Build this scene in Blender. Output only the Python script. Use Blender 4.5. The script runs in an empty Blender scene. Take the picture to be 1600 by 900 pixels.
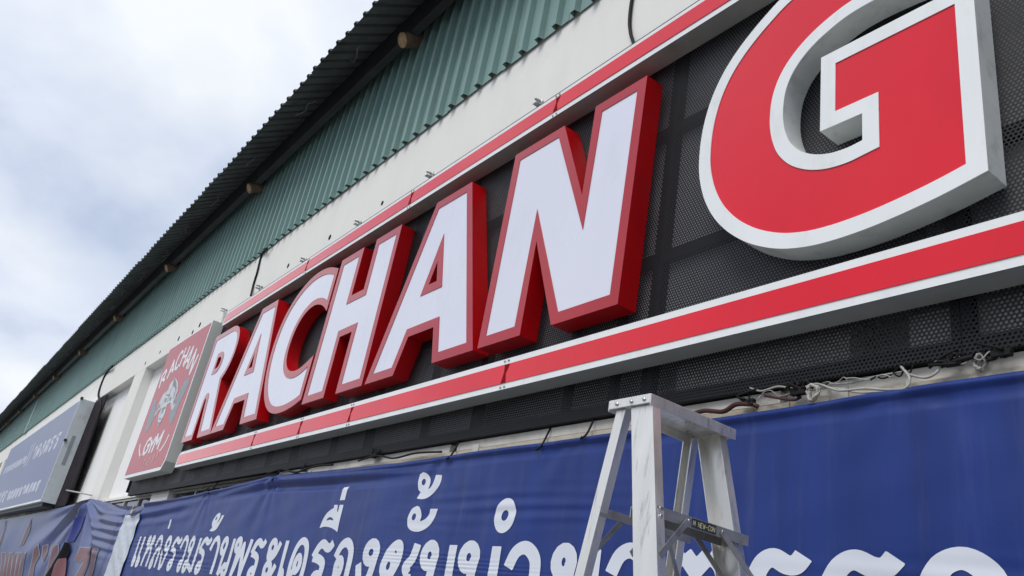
import bpy, bmesh, math, random
import numpy as np
from mathutils import Vector, Matrix
from mathutils.geometry import tessellate_polygon
random.seed(7)
sc = bpy.context.scene
COL = sc.collection

# ------------------------------------------------------------------ camera
CAM = Vector((0.0, -2.2, 1.6))
ROT = Matrix(((0.5915768, 0.2355352, 0.7710772), (0.7889462, -0.3661827, -0.4934310), (0.1661348, 0.9002407, -0.4024498)))
FPX = 1266.93
cd = bpy.data.cameras.new('camera'); cam = bpy.data.objects.new('camera', cd); COL.objects.link(cam)
cd.sensor_width = 36.0; cd.lens = FPX / 1600.0 * 36.0; cd.clip_start = 0.05; cd.clip_end = 3000
cam.matrix_world = Matrix.Translation(CAM) @ ROT.to_4x4()
sc.camera = cam

# ------------------------------------------------------------------ sky, sun, exposure
SUN_EL, SUN_AZ = math.radians(54), math.radians(168)      # azimuth clockwise from +Y
w = bpy.data.worlds.new('World'); sc.world = w; w.use_nodes = True
nt = w.node_tree; nt.nodes.clear()
def N(t, **k):
    n = nt.nodes.new(t)
    for a, b in k.items(): setattr(n, a, b)
    return n
out = N('ShaderNodeOutputWorld'); mixw = N('ShaderNodeMixShader')
sky = N('ShaderNodeTexSky', sky_type='NISHITA', sun_disc=False, sun_elevation=SUN_EL, sun_rotation=SUN_AZ)
bg1 = N('ShaderNodeBackground'); bg1.inputs[1].default_value = 0.09
bg2 = N('ShaderNodeBackground'); bg2.inputs[1].default_value = 1.0
tc = N('ShaderNodeTexCoord'); sep = N('ShaderNodeSeparateXYZ'); nt.links.new(tc.outputs['Generated'], sep.inputs[0])
zz = N('ShaderNodeMath', operation='MAXIMUM'); zz.inputs[1].default_value = 0.0; nt.links.new(sep.outputs[2], zz.inputs[0])
za = N('ShaderNodeMath', operation='ADD'); za.inputs[1].default_value = 0.45; nt.links.new(zz.outputs[0], za.inputs[0])
dx = N('ShaderNodeMath', operation='DIVIDE'); dy = N('ShaderNodeMath', operation='DIVIDE')
nt.links.new(sep.outputs[0], dx.inputs[0]); nt.links.new(za.outputs[0], dx.inputs[1])
nt.links.new(sep.outputs[1], dy.inputs[0]); nt.links.new(za.outputs[0], dy.inputs[1])
cmb = N('ShaderNodeCombineXYZ'); nt.links.new(dx.outputs[0], cmb.inputs[0]); nt.links.new(dy.outputs[0], cmb.inputs[1])
n1 = N('ShaderNodeTexNoise'); n1.inputs['Scale'].default_value = 2.9; n1.inputs['Detail'].default_value = 7; n1.inputs['Roughness'].default_value = 0.48
n1.inputs['Distortion'].default_value = 0.15
nt.links.new(cmb.outputs[0], n1.inputs['Vector'])
cr = N('ShaderNodeValToRGB'); e = cr.color_ramp.elements
e[0].position = 0.30; e[0].color = (0.27, 0.33, 0.46, 1); e[1].position = 0.63; e[1].color = (0.61, 0.635, 0.67, 1)
m = e.new(0.47); m.color = (0.475, 0.52, 0.61, 1)
nt.links.new(n1.outputs['Fac'], cr.inputs[0]); nt.links.new(cr.outputs[0], bg2.inputs[0])
n2 = N('ShaderNodeTexNoise'); n2.inputs['Scale'].default_value = 1.1; n2.inputs['Detail'].default_value = 6
mp = N('ShaderNodeVectorMath', operation='ADD'); mp.inputs[1].default_value = (3.7, 1.2, 0); nt.links.new(cmb.outputs[0], mp.inputs[0]); nt.links.new(mp.outputs[0], n2.inputs['Vector'])
mr = N('ShaderNodeMapRange'); mr.inputs[1].default_value = 0.30; mr.inputs[2].default_value = 0.48; mr.inputs[3].default_value = 0.72; mr.inputs[4].default_value = 1.0
nt.links.new(n2.outputs['Fac'], mr.inputs[0]); nt.links.new(mr.outputs[0], mixw.inputs[0])
nt.links.new(sky.outputs[0], bg1.inputs[0]); nt.links.new(bg1.outputs[0], mixw.inputs[1]); nt.links.new(bg2.outputs[0], mixw.inputs[2]); nt.links.new(mixw.outputs[0], out.inputs[0])
sd = bpy.data.lights.new('sun', 'SUN'); sd.energy = 1.5; sd.angle = math.radians(30); sd.color = (1.0, 0.97, 0.92)
so = bpy.data.objects.new('sun', sd); COL.objects.link(so)
to_sun = Vector((math.sin(SUN_AZ) * math.cos(SUN_EL), math.cos(SUN_AZ) * math.cos(SUN_EL), math.sin(SUN_EL)))
so.rotation_euler = to_sun.to_track_quat('Z', 'Y').to_euler()
vs = sc.view_settings; vs.view_transform = 'Standard'; vs.look = 'None'; vs.gamma = 1.0; vs.use_curve_mapping = False; vs.exposure = 0.62

# ------------------------------------------------------------------ helpers
def at(px, py, Y):
    """point of the plane y = Y that the photograph shows at pixel (px, py)"""
    d = ROT @ Vector(((px - 800) / FPX, -(py - 450) / FPX, -1.0))
    return CAM + d * ((Y - CAM.y) / d.y)
def tag(o, label=None, cat=None, group=None, kind=None):
    if label: o['label'] = label
    if cat: o['category'] = cat
    if group: o['group'] = group
    if kind: o['kind'] = kind
    return o
def empty(name, loc=(0, 0, 0)):
    o = bpy.data.objects.new(name, None); COL.objects.link(o); o.location = loc; o.empty_display_size = 0.1
    return o
def link(name, me, parent=None):
    o = bpy.data.objects.new(name, me); COL.objects.link(o)
    if parent is not None:
        o.parent = parent
        pl = parent.location.copy(); q = parent.parent
        while q is not None: pl += q.location; q = q.parent
        o.location = -pl
    return o
def mesh(name, vs_, fs, mat, parent=None, smooth=False):
    me = bpy.data.meshes.new(name); me.from_pydata([tuple(v) for v in vs_], [], fs); me.materials.append(mat)
    bm = bmesh.new(); bm.from_mesh(me); bmesh.ops.recalc_face_normals(bm, faces=bm.faces); bm.to_mesh(me); bm.free()
    if smooth:
        for p in me.polygons: p.use_smooth = True
    me.update()
    return link(name, me, parent)
BOXF = [(0, 1, 3, 2), (4, 6, 7, 5), (0, 4, 5, 1), (2, 3, 7, 6), (0, 2, 6, 4), (1, 5, 7, 3)]
def boxv(x0, x1, y0, y1, z0, z1): return [(x, y, z) for x in (x0, x1) for y in (y0, y1) for z in (z0, z1)]
def box(name, x0, x1, y0, y1, z0, z1, mat, parent=None, bev=0.0):
    o = mesh(name, boxv(x0, x1, y0, y1, z0, z1), BOXF, mat, parent)
    if bev:
        bm = bmesh.new(); bm.from_mesh(o.data); bmesh.ops.bevel(bm, geom=bm.edges[:], offset=bev, segments=2, affect='EDGES', profile=0.6); bm.to_mesh(o.data); bm.free()
    return o
def boxes(name, lst, mat, parent=None):
    V, F = [], []
    for b in lst:
        n = len(V); V += boxv(*b); F += [tuple(i + n for i in f) for f in BOXF]
    return mesh(name, V, F, mat, parent)
def tube(name, pts, r, mat, parent=None, seg=8, closed=False):
    pts = [Vector(p) for p in pts]; V, F = [], []; n = len(pts); up = Vector((0.13, 0.21, 0.97))
    for i, p in enumerate(pts):
        a = pts[max(i - 1, 0)]; b = pts[min(i + 1, n - 1)]; t = (b - a).normalized()
        s = t.cross(up)
        if s.length < 1e-3: s = t.cross(Vector((1, 0, 0)))
        s.normalize(); u = s.cross(t)
        rr = r[i] if isinstance(r, (list, tuple)) else r
        for k in range(seg):
            q = 2 * math.pi * k / seg; V.append(p + s * math.cos(q) * rr + u * math.sin(q) * rr)
    for i in range(n - 1):
        for k in range(seg):
            F.append((i * seg + k, i * seg + (k + 1) % seg, (i + 1) * seg + (k + 1) % seg, (i + 1) * seg + k))
    F.append(tuple(range(seg))); F.append(tuple((n - 1) * seg + k for k in reversed(range(seg))))
    return mesh(name, V, F, mat, parent, True)
def smooth_path(pts, n=8):
    P = [Vector(p) for p in pts]; out = []
    for i in range(len(P) - 1):
        p0 = P[max(i - 1, 0)]; p1 = P[i]; p2 = P[i + 1]; p3 = P[min(i + 2, len(P) - 1)]
        for k in range(n):
            t = k / n
            out.append(0.5 * ((2 * p1) + (p2 - p0) * t + (2 * p0 - 5 * p1 + 4 * p2 - p3) * t * t + (3 * p1 - p0 - 3 * p2 + p3) * t ** 3))
    out.append(P[-1]); return out
def area2(p): return sum(p[i][0] * p[(i + 1) % len(p)][1] - p[(i + 1) % len(p)][0] * p[i][1] for i in range(len(p)))
def inset(p, d):
    """move a closed outline inwards by d (mitred)"""
    s = 1 if area2(p) > 0 else -1; n = len(p); out = []
    for i in range(n):
        a = Vector(p[i - 1]); b = Vector(p[i]); c = Vector(p[(i + 1) % n])
        e1 = (b - a).normalized(); e2 = (c - b).normalized()
        n1 = Vector((-e1.y, e1.x)) * s; n2 = Vector((-e2.y, e2.x)) * s
        k = 1 + n1.dot(n2)
        out.append(tuple(b + (n1 + n2) * (d / max(k, 0.12))))
    return out
def plate(name, loops, y0, y1, mat, parent, back=True):
    """flat plate between y0 (front) and y1, outline loops[0], holes loops[1:]"""
    loops = [[tuple(q) for q in l] for l in loops]
    flat = [q for l in loops for q in l]; n = len(flat)
    tris = tessellate_polygon([[Vector((q[0], q[1], 0)) for q in l] for l in loops])
    V = [(x, y0, z) for x, z in flat] + [(x, y1, z) for x, z in flat]
    F = [tuple(t) for t in tris]
    if back: F += [tuple(i + n for i in reversed(t)) for t in tris]
    o = 0
    for l in loops:
        k = len(l)
        for i in range(k): F.append((o + i, o + (i + 1) % k, o + (i + 1) % k + n, o + i + n))
        o += k
    return mesh(name, V, F, mat, parent)
def walls(name, loops, y0, y1, mat, parent):
    V, F = [], []
    for l in loops:
        n = len(V); k = len(l); V += [(x, y0, z) for x, z in l] + [(x, y1, z) for x, z in l]
        F += [(n + i, n + (i + 1) % k, n + (i + 1) % k + k, n + i + k) for i in range(k)]
    return mesh(name, V, F, mat, parent)
def arc(cx, cz, rx, rz, a0, a1, n):
    return [(cx + rx * math.cos(math.radians(a0 + (a1 - a0) * i / n)), cz + rz * math.sin(math.radians(a0 + (a1 - a0) * i / n))) for i in range(n + 1)]

# ------------------------------------------------------------------ materials
def M(name, col, rough=0.5, spec=0.5, metal=0.0, var=0.0, scale=6.0, bump=0.0, bscale=60.0, stretch=(1, 1, 1), dirt=None, dscale=1.5, damt=0.5, coat=0.0, rvar=0.0, dlo=0.52, dhi=0.75):
    m = bpy.data.materials.new(name); m.use_nodes = True; t = m.node_tree; L = t.links
    b = t.nodes['Principled BSDF']; b.inputs['Base Color'].default_value = (*col, 1); b.inputs['Roughness'].default_value = rough
    b.inputs['Specular IOR Level'].default_value = spec; b.inputs['Metallic'].default_value = metal
    if coat: b.inputs['Coat Weight'].default_value = coat; b.inputs['Coat Roughness'].default_value = 0.12
    g = t.nodes.new('ShaderNodeNewGeometry'); mp = t.nodes.new('ShaderNodeMapping'); mp.inputs['Scale'].default_value = stretch
    L.new(g.outputs['Position'], mp.inputs['Vector'])
    cur = None
    if var:
        n = t.nodes.new('ShaderNodeTexNoise'); n.inputs['Scale'].default_value = scale; n.inputs['Detail'].default_value = 6; L.new(mp.outputs[0], n.inputs['Vector'])
        mx = t.nodes.new('ShaderNodeMix'); mx.data_type = 'RGBA'
        mx.inputs[6].default_value = (*[c * (1 - var) for c in col], 1); mx.inputs[7].default_value = (*[min(1, c * (1 + var)) for c in col], 1)
        r = t.nodes.new('ShaderNodeMapRange'); r.inputs[1].default_value = 0.3; r.inputs[2].default_value = 0.7; L.new(n.outputs['Fac'], r.inputs[0]); L.new(r.outputs[0], mx.inputs[0])
        cur = mx.outputs[2]
        if rvar:
            r2 = t.nodes.new('ShaderNodeMapRange'); r2.inputs[1].default_value = 0.3; r2.inputs[2].default_value = 0.7; r2.inputs[3].default_value = max(0.02, rough - rvar); r2.inputs[4].default_value = rough + rvar
            L.new(n.outputs['Fac'], r2.inputs[0]); L.new(r2.outputs[0], b.inputs['Roughness'])
    if dirt:
        n = t.nodes.new('ShaderNodeTexNoise'); n.inputs['Scale'].default_value = dscale; n.inputs['Detail'].default_value = 9; n.inputs['Roughness'].default_value = 0.62; L.new(mp.outputs[0], n.inputs['Vector'])
        r = t.nodes.new('ShaderNodeMapRange'); r.inputs[1].default_value = dlo; r.inputs[2].default_value = dhi; r.inputs[3].default_value = 0; r.inputs[4].default_value = damt
        L.new(n.outputs['Fac'], r.inputs[0])
        mx = t.nodes.new('ShaderNodeMix'); mx.data_type = 'RGBA'; mx.inputs[6].default_value = (*col, 1); mx.inputs[7].default_value = (*dirt, 1)
        if cur: L.new(cur, mx.inputs[6])
        L.new(r.outputs[0], mx.inputs[0]); cur = mx.outputs[2]
    if cur: L.new(cur, b.inputs['Base Color'])
    if bump:
        n = t.nodes.new('ShaderNodeTexNoise'); n.inputs['Scale'].default_value = bscale; n.inputs['Detail'].default_value = 4; L.new(mp.outputs[0], n.inputs['Vector'])
        bp = t.nodes.new('ShaderNodeBump'); bp.inputs['Strength'].default_value = bump; bp.inputs['Distance'].default_value = 0.01; L.new(n.outputs['Fac'], bp.inputs['Height']); L.new(bp.outputs[0], b.inputs['Normal'])
    return m
WALL = M('painted_wall', (0.78, 0.768, 0.73), 0.7, 0.3, var=0.02, scale=2.5, bump=0.10, bscale=40, dirt=(0.55, 0.53, 0.48), dscale=2.4, damt=0.16, stretch=(1.3, 1, 0.5))
PANEL = M('painted_panel', (0.82, 0.82, 0.81), 0.6, 0.3, var=0.02, scale=1.5, dirt=(0.6, 0.58, 0.54), dscale=1.6, damt=0.2, stretch=(1.5, 1, 0.5))
LEDGE = M('old_ledge_paint', (0.50, 0.455, 0.37), 0.7, 0.3, var=0.12, scale=14, bump=0.2, bscale=70, dirt=(0.22, 0.18, 0.13), dscale=7, damt=0.7)
GREEN = M('green_sheet', (0.205, 0.325, 0.305), 0.45, 0.4, var=0.06, scale=2.2, stretch=(3.0, 1, 0.35), dirt=(0.11, 0.15, 0.12), dscale=3.0, damt=0.4, rvar=0.08)
SHADED_SOFFIT = M('roof_sheet', (0.11, 0.12, 0.122), 0.55, 0.4, var=0.25, scale=3.5, dirt=(0.05, 0.045, 0.04), dscale=4, damt=0.8)  # same sheet as the green cladding, its unlit underside darkened in the colour
BEAM = M('dark_steel', (0.035, 0.037, 0.042), 0.5, 0.4, var=0.25, scale=3, dirt=(0.09, 0.065, 0.05), dscale=5, damt=0.5)
LOG = M('log_bark', (0.16, 0.115, 0.08), 0.85, 0.2, var=0.3, scale=14, bump=0.4, bscale=40)
LOGEND = M('log_end', (0.52, 0.36, 0.20), 0.8, 0.2, var=0.2, scale=30)
FOAM = M('torn_foil', (0.22, 0.23, 0.24), 0.5, 0.5, var=0.3, scale=20)
BLACK = M('black_frame', (0.008, 0.008, 0.011), 0.6, 0.25, var=0.2, scale=9)
DARKBAND = M('near_black', (0.018, 0.013, 0.018), 0.8, 0.15, var=0.3, scale=5)
RED = M('red_acrylic', (0.70, 0.010, 0.028), 0.22, 0.5, var=0.06, scale=1.6, stretch=(1, 1, 0.5), dirt=(0.54, 0.014, 0.026), dscale=3.5, damt=0.4, rvar=0.06, bump=0.012, bscale=5)
REDRIM = M('red_rim', (0.40, 0.012, 0.024), 0.20, 0.5, var=0.05, scale=3)
REDSIDE = M('red_return', (0.40, 0.0008, 0.004), 0.35, 0.35, var=0.10, scale=4, bump=0.03, bscale=9, dirt=(0.24, 0.01, 0.012), dscale=6, damt=0.5)
REDDARK = M('red_seam', (0.20, 0.002, 0.006), 0.7, 0.1)
WHITEF = M('white_acrylic', (0.69, 0.705, 0.81), 0.26, 0.5, var=0.03, scale=1.3, stretch=(1, 1, 0.45), dirt=(0.52, 0.53, 0.58), dscale=3.0, damt=0.35, rvar=0.05)
TRIM = M('white_trim', (0.76, 0.785, 0.79), 0.4, 0.5, var=0.03, scale=4, dirt=(0.55, 0.55, 0.52), dscale=7, damt=0.4, stretch=(1.5, 1, 0.6))
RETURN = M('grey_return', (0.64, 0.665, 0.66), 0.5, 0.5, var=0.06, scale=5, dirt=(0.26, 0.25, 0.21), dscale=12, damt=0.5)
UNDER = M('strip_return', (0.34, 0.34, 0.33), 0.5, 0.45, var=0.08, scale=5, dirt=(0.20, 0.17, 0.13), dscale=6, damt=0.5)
LOGOBOX = M('logo_box', (0.64, 0.66, 0.63), 0.45, 0.5, var=0.05, scale=3, dirt=(0.33, 0.32, 0.29), dscale=3, damt=0.5)
LOGORED = M('logo_print_red', (0.42, 0.022, 0.034), 0.27, 0.5, var=0.03, scale=2)
PRINTW = M('print_white', (0.72, 0.72, 0.74), 0.3, 0.5)
PRINTG = M('print_grey', (0.17, 0.19, 0.205), 0.3, 0.5, var=0.2, scale=12)
PRINTD = M('print_dark_grey', (0.08, 0.09, 0.10), 0.3, 0.5)
FADED = M('print_faded', (0.50, 0.22, 0.23), 0.3, 0.5)
BLUESIGN = M('blue_sign_face', (0.065, 0.085, 0.20), 0.3, 0.6, var=0.08, scale=1.2)
SIGNSIDE = M('sign_side', (0.74, 0.80, 0.82), 0.5, 0.5, var=0.06, scale=2, dirt=(0.25, 0.23, 0.2), dscale=3, damt=0.4)
FADEW = M('faded_white', (0.52, 0.53, 0.62), 0.4, 0.5)
VINYL = M('blue_vinyl', (0.011, 0.032, 0.175), 0.40, 0.28, var=0.14, scale=1.3, bump=0.10, bscale=120, stretch=(6, 1, 0.6), dirt=(0.040, 0.060, 0.19), dscale=2.2, damt=0.75)
VINYL2 = M('faded_blue_vinyl', (0.04, 0.06, 0.19), 0.34, 0.55, var=0.2, scale=0.9, dirt=(0.08, 0.12, 0.24), dscale=1.0, damt=0.6)
VINYLW = M('white_vinyl', (0.50, 0.54, 0.60), 0.45, 0.4, var=0.18, scale=14, bump=0.5, bscale=30)
INK = M('white_ink', (0.62, 0.65, 0.72), 0.4, 0.45, var=0.03, scale=3)
INKFADE = M('faded_white_ink', (0.26, 0.29, 0.36), 0.45, 0.4, var=0.1, scale=4)
INKRED = M('red_ink', (0.14, 0.048, 0.055), 0.4, 0.5, var=0.15, scale=4)
INKBLK = M('black_ink', (0.006, 0.006, 0.007), 0.9, 0.08)
INKBLUE = M('deep_blue_ink', (0.018, 0.028, 0.20), 0.4, 0.5)
INKMAR = M('maroon_ink', (0.16, 0.03, 0.04), 0.4, 0.5)
ALU = M('worn_aluminium', (0.74, 0.73, 0.70), 0.36, 0.5, metal=0.7, var=0.10, scale=16, stretch=(1.6, 1.6, 0.25), dirt=(0.16, 0.15, 0.14), dscale=30, damt=0.45, rvar=0.12, bump=0.05, bscale=50, dlo=0.565, dhi=0.68)
ALUDK = M('dull_aluminium', (0.36, 0.36, 0.36), 0.42, 0.5, metal=0.6, var=0.14, scale=16, dirt=(0.10, 0.10, 0.10), dscale=14, damt=0.7)
RIVET = M('rivet_steel', (0.55, 0.55, 0.56), 0.3, 0.5, metal=0.9)
STICK = M('black_sticker', (0.035, 0.038, 0.040), 0.4, 0.5)
STICKY = M('sticker_letters', (0.48, 0.47, 0.27), 0.4, 0.5)
WIREB = M('black_cable', (0.010, 0.009, 0.010), 0.65, 0.2)
WIREW = M('white_cable', (0.36, 0.35, 0.325), 0.5, 0.4, var=0.2, scale=20)
WIRER = M('maroon_cable', (0.05, 0.012, 0.011), 0.5, 0.4)
BRACKET = M('galvanised_bracket', (0.62, 0.64, 0.63), 0.45, 0.5, metal=0.2, var=0.2, scale=30)
GLASS = M('dark_glass', (0.02, 0.024, 0.03), 0.08, 0.6)
WINFR = M('window_aluminium', (0.52, 0.50, 0.46), 0.45, 0.5, metal=0.3, var=0.08, scale=9)
CONC = M('concrete_pavement', (0.27, 0.265, 0.25), 0.8, 0.3, var=0.15, scale=3, bump=0.3, bscale=50, dirt=(0.2, 0.19, 0.18), dscale=1.2, damt=0.6)
ASPH = M('asphalt', (0.055, 0.055, 0.057), 0.85, 0.3, var=0.2, scale=20, bump=0.4, bscale=120)
def perforated():
    m = bpy.data.materials.new('perforated_black_sheet'); m.use_nodes = True; t = m.node_tree; L = t.links
    b = t.nodes['Principled BSDF']; b.inputs['Base Color'].default_value = (0.011, 0.011, 0.014, 1); b.inputs['Roughness'].default_value = 0.5; b.inputs['Specular IOR Level'].default_value = 0.3
    def math_(op, a, c=None):
        n = t.nodes.new('ShaderNodeMath'); n.operation = op
        for i, q in enumerate((a, c)):
            if q is None: continue
            if isinstance(q, (int, float)): n.inputs[i].default_value = q
            else: L.new(q, n.inputs[i])
        return n.outputs[0]
    g = t.nodes.new('ShaderNodeNewGeometry'); s = t.nodes.new('ShaderNodeSeparateXYZ'); L.new(g.outputs['Position'], s.inputs[0])
    p = 0.0150; q3 = math.sqrt(3)
    u = math_('ADD', math_('DIVIDE', s.outputs[0], p), 4000.0); v = math_('ADD', math_('DIVIDE', s.outputs[2], p * q3), 400.0)
    ds = []
    for sh in (0.0, 0.5):
        fu = math_('SUBTRACT', math_('FRACT', math_('ADD', u, sh)), 0.5); fv = math_('MULTIPLY', math_('SUBTRACT', math_('FRACT', math_('ADD', v, sh)), 0.5), q3)
        ds.append(math_('SQRT', math_('ADD', math_('MULTIPLY', fu, fu), math_('MULTIPLY', fv, fv))))
    hole = math_('LESS_THAN', math_('MINIMUM', ds[0], ds[1]), 0.335)
    tr = t.nodes.new('ShaderNodeBsdfTransparent'); mx = t.nodes.new('ShaderNodeMixShader')
    L.new(hole, mx.inputs[0]); L.new(b.outputs[0], mx.inputs[1]); L.new(tr.outputs[0], mx.inputs[2]); L.new(mx.outputs[0], t.nodes['Material Output'].inputs[0])
    return m
PERF = perforated()
for m_ in (RED, REDRIM, WHITEF):
    b_ = m_.node_tree.nodes['Principled BSDF']; b_.inputs['IOR'].default_value = 1.25; b_.inputs['Coat Weight'].default_value = 1.0; b_.inputs['Coat IOR'].default_value = 1.28; b_.inputs['Coat Roughness'].default_value = 0.12

# ------------------------------------------------------------------ ground
tag(mesh('ground', [(-1500, -1500, -0.15), (1500, -1500, -0.15), (1500, 1500, -0.15), (-1500, 1500, -0.15)], [(0, 1, 2, 3)], ASPH), kind='structure')
tag(box('pavement', -70, 30, -4.2, 0.5, -0.15, 0.0, CONC), kind='structure')

# ------------------------------------------------------------------ building
YW, YR = 0.18, 0.33                 # face of beam and pillars, face of the recessed infill
XL, XR = -62.0, 6.0
ZB0, ZB1 = 4.885, 5.62              # concrete beam
ZCL = 5.535                         # lower edge of the cladding
bld = empty('market_building', (-10, YW, 0))
tag(bld, 'long white market hall with green corrugated cladding and a dark overhanging roof', 'building')
box('beam', XL, XR, YW, 0.6, ZB0, ZB1, WALL, bld)
box('upper_wall', XL, XR, 0.24, 0.5, ZB1 + 0.001, 7.3, WALL, bld)
bay = 4.35; pil = [-14.97 + bay * k for k in range(-10, 6)]
for c in pil: box('pillar', c - 0.40, c + 0.40, YW + 0.0015, 0.62, 0.0, ZB0 - 0.001, WALL, bld)
for a in [pil[0] - bay] + pil[:-1]:
    box('infill_panel', a + 0.402, a + bay - 0.402, YR, 0.55, 2.66, ZB0 - 0.001, PANEL, bld)
    box('lower_wall', a + 0.402, a + bay - 0.402, YR + 0.01, 0.56, 0.0, 1.2, WALL, bld)
    if a > -9.0 or a < -24:
        box('spandrel', a + 0.402, a + bay - 0.402, 0.205, 0.54, 1.201, 2.659, WALL, bld)
        continue
    box('ledge', a + 0.402, a + bay - 0.402, 0.215, 0.54, 2.62, 2.658, WALL, bld)
    # window strip below the ledge
    x0, x1 = a + 0.43, a + bay - 0.43
    wn = empty('window', (0.5 * (x0 + x1), 0.25, 1.2)); wn.parent = bld; wn.location = Vector((0.5 * (x0 + x1), 0.25, 1.2)) - bld.location
    def wbox(nm, b0, b1, c0, c1, d0, d1, mt):
        o = mesh(nm, boxv(b0 - 0.5 * (x0 + x1), b1 - 0.5 * (x0 + x1), c0 - 0.25, c1 - 0.25, d0 - 1.2, d1 - 1.2), BOXF, mt); o.parent = wn; return o
    wbox('frame', x0 - 0.02, x1 + 0.02, 0.235, 0.30, 2.588, 2.612, WINFR); wbox('frame', x0 - 0.02, x1 + 0.02, 0.236, 0.30, 1.205, 1.26, WINFR)
    nb = 4
    for k in range(nb + 1):
        xx = x0 + (x1 - x0) * k / nb; wbox('mullion', xx - 0.025, xx + 0.025, 0.238, 0.295, 1.262, 2.587, WINFR)
        if k < nb: wbox('pane', xx + 0.026, x0 + (x1 - x0) * (k + 1) / nb - 0.026, 0.262, 0.268, 1.264, 2.586, GLASS)
GAPW = M('gap_wall', (0.56, 0.54, 0.50), 0.75, 0.2, var=0.12, scale=7, bump=0.3, bscale=30, dirt=(0.30, 0.26, 0.20), dscale=5, damt=0.6)
for x0, x1 in ((-6.66, -3.95), (-3.94, -1.72), (-1.715, 1.2), (1.205, 6.0)):
    box('ledge', x0, x1, 0.128, 0.178, 2.40, 2.553 + random.uniform(-.004, .004), LEDGE, bld); box('upper_ledge', x0 + .02, x1 - .05, 0.142, 0.178, 2.558, 2.604, GAPW, bld)
for x in (-5.95, -3.7, -1.66, -1.52, -0.55): box('ledge_block', x - 0.03, x + 0.03, 0.122, 0.1275, 2.50, 2.572, GAPW, bld)
# corrugated sheets: one profile mesh shared by all
PITCH = 0.1945; NR = 4; SW = PITCH * NR
def profile(h):
    pts = []
    for k in range(NR):
        o = k * PITCH
        pts += [(o, 0), (o + 0.056, 0), (o + 0.066, h), (o + 0.110, h), (o + 0.121, 0)]
    pts.append((SW + 0.004, 0)); return pts
def sheet_mesh(name, h, ztop, mat, thick=0.0025):
    P = profile(h); n = len(P); V, F = [], []
    for (z, dy) in ((0, 0), (ztop, 0)):
        V += [(x, -y, z) for x, y in P] + [(x, -y + thick, z) for x, y in P]
    A, B, C_, D = 0, n, 2 * n, 3 * n
    for i in range(n - 1):
        F += [(A + i, A + i + 1, C_ + i + 1, C_ + i), (B + i, D + i, D + i + 1, B + i + 1), (A + i, B + i, B + i + 1, A + i + 1), (C_ + i, C_ + i + 1, D + i + 1, D + i)]
    F += [(A, C_, D, B), (A + n - 1, B + n - 1, D + n - 1, C_ + n - 1)]
    me = bpy.data.meshes.new(name); me.from_pydata(V, [], F); me.materials.append(mat); me.update(); return me
cl_me = sheet_mesh('cladding_sheet', 0.044, 1.80, GREEN)
x_t = at(899.8, 20.2, 0.15).x                      # one rib mouth of the photograph fixes the phase
k0 = math.floor((XL - (x_t - 0.097)) / SW)
k = k0
while True:
    xs = x_t - 0.097 + k * SW
    if xs > XR: break
    o = link('cladding_sheet', cl_me, bld); o.location += Vector((xs, 0.166 + random.uniform(-0.002, 0.002) - (0.003 if k % 2 else 0), ZCL + random.uniform(-0.006, 0.006))); k += 1
box('flashing', -32.5, -32.0, 0.118, 0.16, ZCL - 0.02, 7.05, GREEN, bld)
# roof: rises inwards from the eave
SL = 0.6653; YE, YBM, ZBM0, ZBM1 = -0.44, -0.022, 6.80, 7.10
def roofz(y): return ZBM1 + 0.012 + (y - YBM) * SL
rl = 4.6; rf_me = sheet_mesh('roof_sheet', 0.030, rl, SHADED_SOFFIT)
ang = math.atan(SL)
k = k0
while True:
    xs = x_t - 0.05 + k * SW
    if xs > XR: break
    o = link('roof_sheet', rf_me, bld)
    dyj = random.uniform(-0.012, 0.012)
    o.location += Vector((xs, YE + dyj, roofz(YE + dyj) + (0.003 if k % 2 else 0)))
    # profile height must point up and outwards, length along the slope
    o.rotation_euler = (-(math.pi / 2 - ang), 0, 0); k += 1
boxes('eave_beam', [(XL, XR, YBM, YBM + 0.006, ZBM0, ZBM1), (XL, XR, YBM + 0.0061, YBM + 0.08, ZBM0, ZBM0 + 0.006), (XL, XR, YBM + 0.0061, YBM + 0.08, ZBM1 - 0.007, ZBM1 - 0.001)], BEAM, bld)
xl = -6.104; ks = [i for i in range(-12, 3)]
for i in ks:
    x = xl + 4.34 * i
    if x > XR - 0.3: continue
    p0 = Vector((x, -0.045, 6.735)); dr = Vector((0, 1, SL)).normalized()
    rr = random.uniform(0.068, 0.078)
    lg = tube('rafter_log', [p0, p0 + dr * 0.2, p0 + dr * 0.5, p0 + dr * 1.2], [rr, rr * 1.02, rr, rr], LOG, bld, 14)
    e0 = p0 - dr * 0.001
    tube('cut_end', [e0 - dr * 0.004, e0 - dr * 0.0005], rr * 0.97, LOGEND, lg, 14)
for i in range(16):
    x = -5.2 - i * 1.55 + random.uniform(-.3, .3); y = random.uniform(-0.20, -0.10); pts = []
    for q in range(random.randint(5, 9)):
        pts.append((x - q * random.uniform(.07, .12), y + random.uniform(-.05, .05), roofz(y) - 0.012 + random.uniform(-.03, .0)))
    tube('torn_foil', pts, 0.007, FOAM, bld, 5)
# holes of old fixings in the beam
for (px, py, r) in [(597, 317, .022), (515, 370.5, .03), (450, 415, .028), (279, 529, .04), (312, 507.5, .04), (300.7, 519, .035), (250, 550, .03), (227, 567.5, .03)]:
    p = at(px, py, YW - 0.004); tube('anchor_hole', [(p.x, YW - 0.004, p.z), (p.x, YW - 0.0005, p.z)], r, WIREB, bld, 8)

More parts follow.
